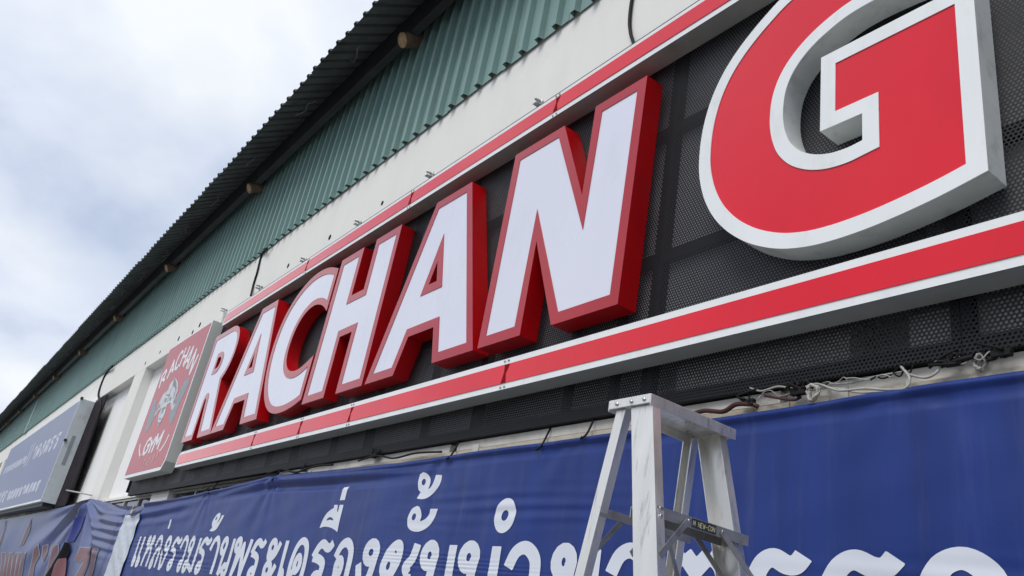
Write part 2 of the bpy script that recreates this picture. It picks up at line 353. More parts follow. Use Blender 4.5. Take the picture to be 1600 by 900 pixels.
# ------------------------------------------------------------------ perforated screen behind the letters
YM, ZS0, ZS1 = 0.1135, 2.610, 4.655
XS0, XS1 = -12.08, 3.2
scr = empty('perforated_screen', (-4.5, YM, ZS0)); tag(scr, 'black perforated metal screen with bar frame behind the big sign letters', 'screen')
vx = [-1.11 - 1.325 * i for i in range(-3, 9)]; vx = sorted([x for x in vx if XS0 + 0.3 < x < XS1 - 0.1])
ed = [XS0] + vx + [XS1]
for a, b in zip(ed[:-1], ed[1:]): box('perforated_panel', a + 0.0015, b - 0.0015, YM, YM + 0.0012, ZS0, ZS1, PERF, scr)
for x in vx: box('upright_bar', x - 0.032, x + 0.032, YM + 0.003, YM + 0.043, ZS0 + 0.056, ZS1 - 0.056, BLACK, scr)
for x in [-2.98, -2.655] + [v - 0.57 for v in vx if v < -3]: box('upright_bar', x - 0.016, x + 0.016, YM + 0.003, YM + 0.041, ZS0 + 0.056, ZS1 - 0.056, BLACK, scr)
for x in (XS0, XS1 - 0.04): box('upright_bar', x, x + 0.04, YM + 0.003, YM + 0.043, ZS0 + 0.056, ZS1 - 0.056, BLACK, scr)
for z0, z1 in ((ZS0, ZS0 + 0.055), (3.312, 3.362), (4.03, 4.08), (ZS1 - 0.055, ZS1)): box('cross_bar', XS0, XS1, YM + 0.0035, YM + 0.0445, z0, z1, BLACK, scr)
BACK = M('darkening_sheet_grey', (0.36, 0.36, 0.38), 0.8, 0.2, var=0.3, scale=2.0)
for a, b in zip(ed[:-1], ed[1:]): box('added_darkening_sheet', a + 0.004, b - 0.004, YM + 0.0455, YM + 0.049, 2.80 if b > -3.6 else ZS0 + 0.002, ZS1 - 0.002, BACK, scr)  # grey sheet added to darken what shows through the holes
boxes('stay', [(x - 0.015, x + 0.015, YM + 0.050, YW - 0.001, z - 0.015, z + 0.015) for x in vx for z in (4.6,)], BLACK, scr)

# ------------------------------------------------------------------ sign letters
YB = 0.1115; RIM = 0.0625
def smooth_outline(p, n=5, lim=38):
    P = [Vector(q) for q in p]; k = len(P); out = []
    def corner(i):
        e1 = P[i] - P[i - 1]; e2 = P[(i + 1) % k] - P[i]; return abs(math.degrees(e1.angle_signed(e2))) > lim
    cn = [corner(i) for i in range(k)]
    for i in range(k):
        a, b, c, d = P[i - 1], P[i], P[(i + 1) % k], P[(i + 2) % k]
        if (cn[i] and cn[(i + 1) % k]) or (0.3 < (c - b).length < 3): out.append(tuple(b)); continue
        if cn[i] or (b - a).length > 3 * (c - b).length: a = b - (c - b) if cn[i] else b + (a - b) * ((c - b).length / (b - a).length)
        if cn[(i + 1) % k] or (d - c).length > 3 * (c - b).length: d = c + (c - b) if cn[(i + 1) % k] else c + (d - c) * ((c - b).length / (d - c).length)
        for j in range(n):
            t = j / n; out.append(tuple(0.5 * ((2 * b) + (c - a) * t + (2 * a - 5 * b + 4 * c - d) * t * t + (3 * b - a - 3 * c + d) * t ** 3)))
    return out
def letter(name, label, outer, holes, rim_m, face_m, ret_m, group='big sign letters'):
    outer = smooth_outline(outer); holes = [smooth_outline(h) if len(h) > 4 else h for h in holes]
    cx = sum(p[0] for p in outer) / len(outer); t = empty(name, (cx, YB, min(p[1] for p in outer)))
    tag(t, label, 'sign letter', group)
    fo = inset(outer, RIM); fh = [inset(h, -RIM) for h in holes]
    walls('return', [outer] + holes, 0.0012, YB, ret_m, t)
    plate('rim', [outer, fo], -0.0025, 0.001, rim_m, t)
    for h, f in zip(holes, fh): plate('rim', [f, h], -0.0025, 0.001, rim_m, t)
    plate('face', [inset(fo, -0.002)] + [inset(f, 0.002) for f in fh], 0.0015, 0.004, face_m, t)
    plate('back', [inset(outer, 0.003)] + [inset(h, -0.003) for h in holes], YB - 0.004, YB - 0.001, ret_m, t)
    return t
B0, T0 = 3.08, 4.368
def letA(x, label):          # x = left foot
    o = [(x, B0), (x + 0.405, B0), (x + 0.498, 3.334), (x + 0.818, 3.334), (x + 0.897, B0), (x + 1.345, B0), (x + 0.910, T0), (x + 0.463, T0)]
    return letter('channel_letter', label, o, [[(x + 0.671, 3.842), (x + 0.620, 3.681), (x + 0.722, 3.681)]], REDRIM, WHITEF, REDSIDE)
Rr = [(-9.637, B0), (-9.222, B0), (-9.222, 3.50)] + arc(-9.19, 3.50, 0.032, 0.045, 180, 20, 6)[1:] + [(-9.024, B0), (-8.556, B0), (-8.824, 3.715)] + \
     [(-8.740, 3.775), (-8.672, 3.862), (-8.633, 3.960), (-8.625, 4.050), (-8.640, 4.140), (-8.690, 4.232), (-8.770, 4.305), (-8.880, 4.350), (-9.0, T0), (-9.637, T0)]
letter('channel_letter', 'white letter R with red rim, first of the big word beside the red logo box', Rr, [arc(-9.175, 3.965, 0.080, 0.068, -90, 90, 10) + [(-9.24, 4.033), (-9.24, 3.897)]], REDRIM, WHITEF, REDSIDE)
letA(-8.553, 'white letter A with red rim standing between the R and the C')
Cc = [(-6.205, 4.305), (-6.388, 4.367), (-6.566, 4.397), (-6.767, 4.392), (-6.950, 4.345), (-7.110, 4.262), (-7.245, 4.138), (-7.330, 3.973), (-7.358, 3.780), (-7.332, 3.585), (-7.262, 3.410), (-7.161, 3.272), (-7.032, 3.168), (-6.891, 3.104), (-6.735, 3.074), (-6.550, 3.072), (-6.368, 3.094), (-6.220, 3.130),
      (-6.215, 3.510), (-6.356, 3.462), (-6.474, 3.434), (-6.585, 3.432), (-6.690, 3.452), (-6.780, 3.497), (-6.848, 3.565), (-6.884, 3.655), (-6.886, 3.765), (-6.852, 3.876), (-6.775, 3.968), (-6.665, 4.022), (-6.532, 4.036), (-6.396, 4.008), (-6.290, 3.960), (-6.207, 3.905)]
letter('channel_letter', 'white rounded letter C with red rim in the big word', Cc, [], REDRIM, WHITEF, REDSIDE)
Hh = [(-6.165, T0), (-5.745, T0), (-5.745, 3.930), (-5.527, 3.930), (-5.527, T0), (-5.112, T0), (-5.112, B0), (-5.540, B0), (-5.540, 3.576), (-5.755, 3.576), (-5.755, B0), (-6.172, B0)]
letter('channel_letter', 'white letter H with red rim in the big word', Hh, [], REDRIM, WHITEF, REDSIDE)
letA(-5.065, 'white letter A with red rim standing between the H and the N')
Nn = [(-3.668, T0), (-3.196, T0), (-2.931, 3.798), (-2.930, T0), (-2.536, T0), (-2.545, B0), (-3.022, B0), (-3.278, 3.638), (-3.280, B0), (-3.673, B0)]
letter('channel_letter', 'white letter N with red rim, last of the white letters beside the G', Nn, [], REDRIM, WHITEF, REDSIDE)
Gg = [(-0.947, 3.134), (-1.074, 3.104), (-1.179, 3.085), (-1.291, 3.070), (-1.385, 3.063), (-1.478, 3.062), (-1.576, 3.070), (-1.673, 3.092), (-1.760, 3.127), (-1.848, 3.178), (-1.938, 3.252), (-2.013, 3.340), (-2.066, 3.432), (-2.101, 3.526), (-2.121, 3.620), (-2.126, 3.723), (-2.121, 3.815), (-2.106, 3.903), (-2.081, 3.987), (-2.042, 4.069), (-1.995, 4.137), (-1.935, 4.200), (-1.867, 4.255), (-1.800, 4.300), (-1.730, 4.340), (-1.640, 4.372), (-1.540, 4.392), (-1.430, 4.398), (-1.310, 4.394), (-1.190, 4.380), (-1.070, 4.356), (-0.965, 4.326),
      (-0.965, 3.985), (-1.080, 4.018), (-1.190, 4.037), (-1.288, 4.045), (-1.345, 4.046), (-1.411, 4.040), (-1.479, 4.021), (-1.541, 3.995), (-1.597, 3.958), (-1.642, 3.912), (-1.673, 3.857), (-1.690, 3.793), (-1.694, 3.714), (-1.688, 3.655), (-1.677, 3.610), (-1.657, 3.558), (-1.622, 3.509), (-1.585, 3.476), (-1.536, 3.447), (-1.477, 3.428), (-1.412, 3.422), (-1.353, 3.428), (-1.353, 3.545), (-1.524, 3.545), (-1.524, 3.897), (-0.947, 3.897)]
letter('channel_letter', 'large red letter G with broad white rim and grey sides at the right', Gg, [], TRIM, RED, RETURN)

# ------------------------------------------------------------------ red and white border strips above and below the letters
def strip(label, z0, z1, r0, r1, seams, xl_, ret_m):
    t = empty('border_strip', (-3, YB, z0)); tag(t, label, 'sign strip')
    xr = XS1; rad = 0.09
    def outline(d):
        l = xl_ + d; a0, a1 = z0 + d, z1 - d
        return [(xr, a0), (l, a0)] + [(l, a1 - (rad - d * .6))] + arc(l + rad - d * .6, a1 - (rad - d * .6), rad - d * .6, rad - d * .6, 180, 90, 8)[1:] + [(xr, a1)]
    o = outline(0.0)
    walls('return', [o], 0.0, YB, ret_m, t)
    plate('back', [inset(o, 0.003)], YB - 0.004, YB - 0.001, ret_m, t)
    i = [(xr, r0), (xl_ + 0.035, r0), (xl_ + 0.035, r1 - 0.06)] + arc(xl_ + 0.095, r1 - 0.06, 0.06, 0.06, 180, 90, 6)[1:] + [(xr, r1)]
    plate('trim', [o[:1] + o[1:], ], 0.0005, 0.004, TRIM, t)
    xs = [xl_ + 0.035] + sorted(seams) + [xr]
    for j, (a, b) in enumerate(zip(xs[:-1], xs[1:])):
        yo = -0.003 - 0.001 * (j % 2)
        if j == 0: pl = [(b - 0.004, r0), (a, r0), (a, r1 - 0.06)] + arc(a + 0.06, r1 - 0.06, 0.06, 0.06, 180, 90, 6)[1:] + [(b - 0.004, r1)]
        else: pl = [(b - 0.004, r0), (a + 0.004, r0), (a + 0.004, r1), (b - 0.004, r1)]
        plate('red_panel', [pl], yo, 0.0002, RED, t)
        if j: plate('seam', [[(a - 0.022, r0 + .002), (a + 0.018, r0 + .002), (a + 0.006, .5 * (r0 + r1)), (a + 0.03, r1 - .002), (a - 0.012, r1 - .002), (a - .006, .4 * r0 + .6 * r1)]], -0.0052, -0.0043, REDDARK, t)
        if j:
            for zz_ in (z0 + 0.013, z1 - 0.013):
                for s in (-0.022, 0.012): tube('rivet', [(a + s, -0.004, zz_), (a + s, 0.0004, zz_)], 0.006, ALUDK, t, 8)
    return t
def dark_top_line(t): box('dark_top_bar', -9.5, XS1, 0.004, YB, 4.6645, 4.676, BEAM, t)  # thin dark bar drawing the dark line along the strip's top
s_lo = [at(p, q, 0).x for p, q in ((550, 640), (790, 582), (397, 685), (470.6, 663))] + [0.9]
s_up = [at(p, q, 0).x for p, q in ((870, 165), (640, 320), (481, 412))] + [-1.2, 0.9]
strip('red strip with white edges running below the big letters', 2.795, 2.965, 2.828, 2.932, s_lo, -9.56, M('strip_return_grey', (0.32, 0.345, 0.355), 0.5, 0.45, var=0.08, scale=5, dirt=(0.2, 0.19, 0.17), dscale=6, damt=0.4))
dark_top_line(strip('red strip with white edges running above the big letters', 4.494, 4.664, 4.530, 4.634, s_up, -9.57, UNDER))

# ------------------------------------------------------------------ red logo light box
YL = -0.026
lg = empty('logo_light_box', (-11, YB, 2.795)); tag(lg, 'red logo light box with white emblem and lettering left of the letter R', 'light box')
lo = [(-9.985, 2.90), (-9.985, 4.658), (-11.955, 4.658), (-11.955, 2.795), (-10.08, 2.795)]
walls('case', [lo], YL + 0.003, YB, LOGOBOX, lg); plate('back', [inset(lo, 0.004)], YB - 0.005, YB - 0.001, LOGOBOX, lg)
plate('border', [lo], YL, YL + 0.0028, TRIM, lg)
plate('face', [[(-10.03, 2.915), (-10.03, 4.635), (-11.945, 4.635), (-11.945, 2.84), (-10.105, 2.84)]], YL - 0.003, YL - 0.0002, LOGORED, lg)
def strokes(name, lst, hx, hz, yf, mat, parent, cell=None, flip=None):
    """outline of flat pen strokes, meshed once on a fine grid; yf(x, z) gives the surface they lie on"""
    segs = []
    for pts, closed in lst:
        P = [np.array(p, float) / (hx, hz) for p in pts]
        P = [P[0]] + [P[i] for i in range(1, len(P)) if np.hypot(*(P[i] - P[i - 1])) > 1e-6]
        ln = [0.0]
        for i in range(len(P) - 1): ln.append(ln[-1] + float(np.hypot(*(P[i + 1] - P[i]))))
        n = len(P) - 1
        for i in range(n):
            caps = []
            if not closed:
                i0_ = 1 if (n < 2 or ln[1] > 0.8) else 2; i1_ = n - 1 if (n < 2 or ln[n] - ln[n - 1] > 0.8) else n - 2
                if ln[i] < 1.7: caps.append((P[0], (P[i0_] - P[0]) / np.hypot(*(P[i0_] - P[0]))))
                if ln[-1] - ln[i + 1] < 1.7: caps.append((P[-1], (P[i1_] - P[-1]) / np.hypot(*(P[i1_] - P[-1]))))
            segs.append((P[i], P[i + 1], caps, (not closed) and i == 0, (not closed) and i == n - 1))
    A = np.array([g[0] for g in segs] + [g[1] for g in segs]); c = 0.16 if cell is None else cell
    lo = A.min(0) - 1.4; hi = A.max(0) + 1.4; nx, nz = (np.ceil((hi - lo) / c)).astype(int) + 1
    gx, gz = np.meshgrid(lo[0] + c * np.arange(nx), lo[1] + c * np.arange(nz), indexing='ij'); f = np.full(gx.shape, -9.0)
    for p, q, caps, cs, ce in segs:
        d = q - p; L = float(np.hypot(*d)); d = d / L
        t = (gx - p[0]) * d[0] + (gz - p[1]) * d[1]
        tc_ = t if (cs and ce) else (np.minimum(t, L) if cs else (np.maximum(t, 0) if ce else np.clip(t, 0, L)))
        v = 1 - np.hypot(gx - p[0] - tc_ * d[0], gz - p[1] - tc_ * d[1])
        for o_, dr_ in caps: v = np.minimum(v, (gx - o_[0]) * dr_[0] + (gz - o_[1]) * dr_[1] + 0.02)
        f = np.maximum(f, v)
    return march(name, gx, gz, f, hx, hz, yf, mat, parent, flip)
def fill(name, pts, yf, mat, parent, cx=0.03, cz=0.010):
    """filled outline meshed on a fine grid so that it follows the surface"""
    loops = pts if isinstance(pts[0], list) else [pts]
    P = np.array([q for l in loops for q in l], float); lo = P.min(0) - (cx, cz); hi = P.max(0) + (cx, cz)
    gx, gz = np.meshgrid(np.arange(lo[0], hi[0] + cx, cx), np.arange(lo[1], hi[1] + cz, cz), indexing='ij')
    d = np.full(gx.shape, 9.0); ins = np.zeros(gx.shape, bool)
    for a, b in [(np.array(l[i], float), np.array(l[(i + 1) % len(l)], float)) for l in loops for i in range(len(l))]:
        e_ = (b - a) / (cx, cz); L2 = max(float(e_ @ e_), 1e-12)
        ux, uz = (gx - a[0]) / cx, (gz - a[1]) / cz; t = np.clip((ux * e_[0] + uz * e_[1]) / L2, 0, 1)
        d = np.minimum(d, np.hypot(ux - t * e_[0], uz - t * e_[1]))
        cr_ = (a[1] > gz) != (b[1] > gz)
        with np.errstate(divide='ignore', invalid='ignore'): xi = a[0] + (gz - a[1]) * (b[0] - a[0]) / (b[1] - a[1])
        ins ^= cr_ & (gx < xi)
    return march(name, gx, gz, np.where(ins, d, -d), 1, 1, yf, mat, parent)
def march(name, gx, gz, f, hx, hz, yf, mat, parent, flip=None):
    f[np.abs(f) < 1e-4] = 1e-4
    V, F, idx = [], [], {}
    def vert(key, u, w_):
        if key not in idx:
            x, z = u * hx, w_ * hz; idx[key] = len(V); V.append((x, yf(x, z), z))
        return idx[key]
    ins = f > 0
    anyc = ins[:-1, :-1] | ins[1:, :-1] | ins[1:, 1:] | ins[:-1, 1:]
    for i, j in zip(*np.nonzero(anyc)):
        cs = [(i, j), (i + 1, j), (i + 1, j + 1), (i, j + 1)]; poly_ = []
        for k in range(4):
            a, b = cs[k], cs[(k + 1) % 4]
            if ins[a]: poly_.append(vert(a, gx[a], gz[a]))
            if ins[a] != ins[b]:
                key = (min(a, b), max(a, b)); t = f[a] / (f[a] - f[b]); poly_.append(vert(key, gx[a] + (gx[b] - gx[a]) * t, gz[a] + (gz[b] - gz[a]) * t))
        if len(poly_) >= 3: F.append(tuple(poly_))
    if flip: V = [flip(v) for v in V]
    me = bpy.data.meshes.new(name); me.from_pydata(V, [], F); me.materials.append(mat)
    for p in me.polygons: p.use_smooth = True
    me.update(); return link(name, me, parent)
def sp2(pts, n=6): return [(p.x, p.y) for p in smooth_path([(a, b, 0) for a, b in pts], n)]
LAT = {'R': [[(0, 0), (0, 1), (.7, 1), (.9, .75), (.7, .5), (0, .5)], [(.4, .5), (1, 0)]], 'A': [[(0, 0), (.5, 1), (1, 0)], [(.2, .35), (.8, .35)]], 'C': [[(1, .85), (.6, 1), (.2, .9), (0, .5), (.2, .1), (.6, 0), (1, .15)]],
       'H': [[(0, 0), (0, 1)], [(1, 0), (1, 1)], [(0, .5), (1, .5)]], 'N': [[(0, 0), (0, 1), (1, 0), (1, 1)]], 'G': [[(1, .85), (.6, 1), (.2, .9), (0, .5), (.2, .1), (.6, 0), (1, .2), (1, .5), (.6, .5)]], 'Y': [[(0, 1), (.5, .5), (.5, 0)], [(1, 1), (.5, .5)]],
       'M': [[(0, 0), (0, 1), (.5, .4), (1, 1), (1, 0)]], 'F': [[(0, 0), (0, 1), (.9, 1)], [(0, .5), (.7, .5)]], 'I': [[(.5, 0), (.5, 1)]], 'T': [[(.5, 0), (.5, 1)], [(0, 1), (1, 1)]], 'E': [[(.9, 0), (0, 0), (0, 1), (.9, 1)], [(0, .5), (.7, .5)]], 'S': [[(1, .85), (.5, 1), (.05, .8), (.3, .55), (.9, .4), (.9, .12), (.5, 0), (0, .15)]],
       'W': [[(0, 1), (.25, 0), (.5, .7), (.75, 0), (1, 1)]], 'O': [[(.5, 1), (.1, .8), (0, .5), (.1, .2), (.5, 0), (.9, .2), (1, .5), (.9, .8), (.5, 1)]], '-': [[(.1, .45), (.9, .45)]]}
def placed(ch, o, ux, uz): return [([(o[0] + u * ux[0] + v * uz[0], o[1] + u * ux[1] + v * uz[1]) for u, v in s], False) for s in LAT[ch]]
yl = lambda x, z: YL - 0.0045
S_ = []
for ch, c, a, h, wd in zip('RACHAN', [(-11.70, 4.17), (-11.38, 4.26), (-11.12, 4.325), (-10.85, 4.335), (-10.58, 4.27), (-10.28, 4.16)], (24, 16, 7, -5, -16, -26), (.22, .23, .25, .26, .28, .26), (.2, .22, .2, .2, .23, .22)):
    ca, sa = math.cos(math.radians(a)), math.sin(math.radians(a)); ux = (wd * ca, wd * sa); uz = (-h * sa, h * ca)
    strokes('printed_letter', placed(ch, (c[0] - .5 * ux[0] - .5 * uz[0], c[1] - .5 * ux[1] - .5 * uz[1]), ux, uz), 0.034, 0.022, yl, PRINTW, lg)
S_ = []
for ch, c, h, wd in zip('GYM', [(-11.22, 3.16), (-10.98, 3.15), (-10.70, 3.17)], (.20, .19, .22), (.22, .2, .26)): strokes('printed_letter', placed(ch, (c[0] - .5 * wd, c[1] - .5 * h), (wd, 0.02), (0.02, h)), 0.036, 0.021, yl, PRINTW, lg)
for q_ in [(sp2([(-11.66, 3.24), (-11.58, 3.15), (-11.42, 3.06)]), False), (sp2([(-10.22, 3.23), (-10.28, 3.12), (-10.42, 3.04)]), False)]: strokes('printed_swash', [q_], 0.026, 0.014, yl, PRINTW, lg)
S_ = []
for i, ch in enumerate('FITNESS'):
    u = i / 6; strokes('printed_letter', placed(ch, (-11.38 + u * .86, 2.985 - .10 * math.sin(math.pi * u) + .0), (.085, 0), (0, .085)), 0.014, 0.012, yl, FADED, lg)
def poly(name, pts, y, mat, parent, th=0.0008): return plate(name, [pts], y - th, y, mat, parent)
poly('emblem_weight', [(-10.22, 3.96), (-10.12, 3.90), (-10.13, 3.80), (-10.23, 3.60), (-10.25, 3.38), (-10.35, 3.35), (-10.43, 3.40), (-10.56, 3.53), (-10.53, 3.71), (-10.40, 3.91)], YL - 0.0036, PRINTG, lg)
poly('emblem_weight', [(-11.77, 3.87), (-11.62, 3.84), (-11.54, 3.74), (-11.41, 3.55), (-11.48, 3.43), (-11.58, 3.385), (-11.70, 3.45), (-11.74, 3.58), (-11.80, 3.77)], YL - 0.0036, PRINTG, lg)
poly('emblem_body', [(-10.98, 4.06), (-10.80, 4.0), (-10.66, 3.92), (-10.56, 3.83), (-10.58, 3.76), (-10.42, 3.61), (-10.50, 3.56), (-10.60, 3.60), (-10.74, 3.70), (-10.89, 3.68), (-10.84, 3.55), (-10.95, 3.40), (-11.10, 3.50), (-11.17, 3.57), (-11.14, 3.68), (-11.28, 3.65), (-11.39, 3.57), (-11.46, 3.66), (-11.40, 3.79), (-11.34, 3.88), (-11.15, 3.92), (-11.12, 4.0)], YL - 0.0046, M('print_pale_grey', (0.50, 0.52, 0.53), 0.3, 0.5, var=0.25, scale=9), lg)
for pts in ([(-10.98, 4.04), (-10.86, 3.99), (-10.87, 3.92), (-10.97, 3.95)], [(-11.16, 3.86), (-10.90, 3.82), (-10.89, 3.80), (-11.15, 3.84)], [(-10.99, 3.90), (-10.96, 3.90), (-10.91, 3.72), (-10.94, 3.72)], [(-11.07, 3.62), (-10.97, 3.61), (-10.97, 3.58), (-11.06, 3.59)], [(-11.08, 3.53), (-10.94, 3.52), (-10.95, 3.49), (-11.05, 3.50)], [(-11.33, 3.76), (-11.24, 3.70), (-11.26, 3.68), (-11.35, 3.73)], [(-10.68, 3.84), (-10.62, 3.74), (-10.65, 3.73), (-10.71, 3.82)]):
    poly('emblem_shading', pts, YL - 0.0055, PRINTG, lg)
for pts in ([(-11.0, 4.05), (-10.92, 4.03), (-10.74, 3.93), (-10.80, 3.90), (-10.95, 3.98)], [(-11.10, 3.66), (-10.93, 3.67), (-10.90, 3.63), (-10.96, 3.64), (-11.0, 3.60), (-11.06, 3.63)], [(-11.06, 3.47), (-10.93, 3.46), (-10.97, 3.43)], [(-11.42, 3.69), (-11.36, 3.75), (-11.33, 3.70), (-11.39, 3.62)], [(-10.52, 3.63), (-10.47, 3.66), (-10.58, 3.74), (-10.60, 3.70)], [(-11.12, 3.80), (-11.02, 3.79), (-11.03, 3.73), (-11.10, 3.74)], [(-10.86, 3.78), (-10.76, 3.77), (-10.78, 3.72), (-10.85, 3.73)], [(-10.76, 3.93), (-10.66, 3.86), (-10.68, 3.84), (-10.78, 3.90)]): poly('emblem_shading', pts, YL - 0.0057, PRINTD, lg)

# ------------------------------------------------------------------ Thai pen strokes
def ell(cx, cy, rx, ry, n=14): return ([(cx + rx * math.cos(2 * math.pi * i / n), cy + ry * math.sin(2 * math.pi * i / n)) for i in range(n + 1)], True)
def Sx(*p): return (sp2(p, 5), False)
def Ln(*p): return (list(p), False)
TH = {
 'e': [Ln((.2, 1), (.2, .15)), ell(.55, .13, .35, .13)],
 'h': [ell(.14, .86, .12, .12), Ln((.25, .8), (.12, 0)), Sx((.14, .35), (.45, .62), (.62, .8)), ell(.72, .88, .12, .11), Sx((.62, .72), (.84, .5), (.84, 0))],
 'l': [Sx((.02, .66), (.2, .92), (.55, 1), (.85, .86), (.92, .6), (.92, 0)), Sx((.92, .5), (.6, .62), (.3, .45), (.18, .2)), ell(.2, .12, .16, .12)],
 'ng': [ell(.66, .80, .28, .19), Sx((.93, .8), (.86, .4), (.66, .02)), Ln((.66, .02), (.42, .02), (.1, .55))],
 'r': [Sx((.02, .64), (.2, .88), (.42, .96), (.68, .88), (.86, .88), (1, .99)), Sx((.02, .64), (.38, .60), (.64, .5), (.66, .28), (.62, .14)), ell(.46, .13, .2, .12)],
 'w': [Sx((.02, .66), (.22, .92), (.55, 1), (.86, .86), (.93, .6), (.90, .2)), ell(.70, .13, .2, .12)],
 'm': [ell(.2, .80, .2, .19), Ln((.38, .78), (.3, .2)), ell(.17, .13, .17, .13), Ln((.3, .24), (.96, .02)), Ln((.96, 1), (.96, 0))],
 'aa': [Sx((.02, .66), (.22, .92), (.55, 1), (.88, .84), (.97, .55), (.97, 0))],
 'n': [ell(.2, .80, .2, .19), Ln((.38, .78), (.3, 0)), Ln((.3, .02), (.72, .3)), Ln((.96, 1), (.96, .15)), ell(.80, .14, .17, .13)],
 'ph': [ell(.14, .84, .14, .15), Ln((.27, .8), (.2, 0), (.52, .85), (.78, 0), (.97, 1))],
 'a': [ell(.3, .82, .26, .16), Sx((.06, .78), (.1, .6), (.35, .55), (.7, .68), (.95, .95)), ell(.3, .26, .26, .16), Sx((.06, .22), (.1, .05), (.35, 0), (.7, .13), (.95, .4))],
 'k': [Sx((.04, 0), (.04, .55), (.2, .88), (.5, 1), (.82, .88), (.95, .55), (.95, 0)), ell(.48, .46, .17, .17), Ln((.36, .34), (.06, .04))],
 'o': [Sx((.02, .66), (.22, .92), (.55, 1), (.86, .86), (.95, .6), (.95, .1)), Ln((.95, .03), (.2, .03), (.2, .4)), ell(.34, .45, .17, .16)],
 'ch': [ell(.18, .55, .17, .20), Sx((.03, .62), (.10, .82), (.30, .97), (.44, .92), (.45, .68), (.30, .34), (.25, .03)), Ln((.26, .03), (.84, .03), (.84, .42)), Sx((.84, .42), (.74, .55), (.9, .72), (.97, 1))],
 't': [Sx((.04, 0), (.04, .55), (.14, .85), (.28, .97)), Ln((.28, .97), (.48, .76), (.68, .97)), Sx((.68, .97), (.88, .82), (.96, .5), (.96, 0)), ell(.42, .36, .17, .16), Ln((.3, .26), (.06, .03))],
 'mi': [Ln((.5, 1), (.5, 0))],
 'mt': [ell(.26, .68, .24, .30), Sx((.08, .62), (.12, .35), (.22, .2), (.02, .02)), Sx((.02, .02), (.4, .06), (.75, .4), (.96, 1))],
 'han': [ell(.26, .60, .26, .40), Sx((.04, .5), (.08, .15), (.4, .02), (.72, .35), (.96, 1))],
 'ue': [Sx((.02, .22), (.2, .62), (.42, .78), (.7, .62), (.9, .1)), Ln((.02, .22), (.5, .30), (.9, .08)), Ln((.5, 1), (.56, .7)), Ln((.9, .1), (.94, 1))],
 'nik': [ell(.5, .5, .5, .5, 22)],
}
TH['th'] = TH['r'] + [Sx((.3, .02), (.1, -.15), (.5, -.25), (.9, -.1))]
def thai(lst, hx, hz, yf, name, mat, parent):
    for g, x0, x1, z0, z1 in lst:
        S_ = []
        fx = lambda u: x0 + hx + u * (x1 - x0 - 2 * hx); fz = lambda v: z0 + hz + v * (z1 - z0 - 2 * hz)
        S_ += [([(fx(u), fz(v)) for u, v in s], c) for s, c in TH[g]]
        strokes(name, S_, hx, hz, yf, mat, parent)

# ------------------------------------------------------------------ blue light box further along the wall
YBL = -0.12; bs = empty('blue_light_box', (-25.7, 0.17, 2.735)); tag(bs, 'faded blue light box sign with white Thai lettering and pale metal side', 'light box')
XB_ = at(95.4, 703, YBL).x; ZB_ = at(64, 783, YBL).z; ZT_ = at(126.8, 623, YBL).z; XBL = at(19, 698.5, YBL).x
bo = [(XB_, ZB_), (XB_, ZT_), (XBL, ZT_ + .02), (XBL, ZB_)]
walls('case', [bo], YBL + 0.002, 0.149, SIGNSIDE, bs); plate('back', [inset(bo, 0.01)], 0.142, 0.148, SIGNSIDE, bs)
plate('face', [inset(bo, 0.04)], YBL - 0.004, YBL - 0.0002, BLUESIGN, bs); plate('edge_frame', [bo, inset(bo, 0.0405)], YBL - 0.006, YBL + 0.0015, SIGNSIDE, bs)
box('dark_band', XB_ - .3, -17.45, 0.152, 0.176, 2.64, 4.80, DARKBAND, bs)  # near-black panel filling the dark band right of the light box
boxes('hinge', [(XB_ - .03, XB_ + .03, YBL - 0.02, YBL + 0.03, 3.9, 3.95), (XB_ - .03, XB_ + .03, YBL - 0.02, YBL + 0.03, ZT_ - .02, ZT_ + .03)], BEAM, bs)
box('underside_rail', XBL + .1, XB_ - .1, -0.06, 0.14, ZB_ - .075, ZB_ - .002, BEAM, bs)
box('vent', XB_ - .002, XB_ + .002, -0.02, 0.05, 3.45, 4.05, M('vent_grey', (0.36, 0.41, 0.43), 0.5), bs)
ysn = lambda x, z: YBL - 0.0055
seq = ['n', 'aa', 'r', 'm', 'k', 'w', 'o', 'ng', 'l', 'ch', 't', 'aa', 'n', 'r']
L1 = [(seq[i % 14], -31.2 + i * .42, -30.85 + i * .42, 3.95, 4.20) for i in range(13)] + [('mi', -25.7, -25.4, 3.80, 4.50), ('mi', -25.2, -24.9, 3.80, 4.50)] + [(seq[(i * 3 + 1) % 14], -24.6 + i * .75, -23.95 + i * .75, 3.90, 4.32) for i in range(6)]
L2 = [(seq[(i * 5 + 2) % 14], -31.5 + i * .75, -30.85 + i * .75, 2.95, 3.32) for i in range(6)] + [(seq[(i * 3) % 14], -26.6 + i * .62, -26.05 + i * .62, 2.98, 3.26) for i in range(10)]
kx = lambda L_: [(g, XB_ + (a + 19.3) * .968, XB_ + (b + 19.3) * .968, 1.6 + (c - 1.6) * .968, 1.6 + (d - 1.6) * .968) for g, a, b, c, d in L_]
L1 = kx(L1); L2 = kx(L2)
thai(L1, 0.075, 0.035, ysn, 'printed_letter', FADEW, bs); thai(L2, 0.08, 0.035, ysn, 'printed_letter', FADEW, bs)

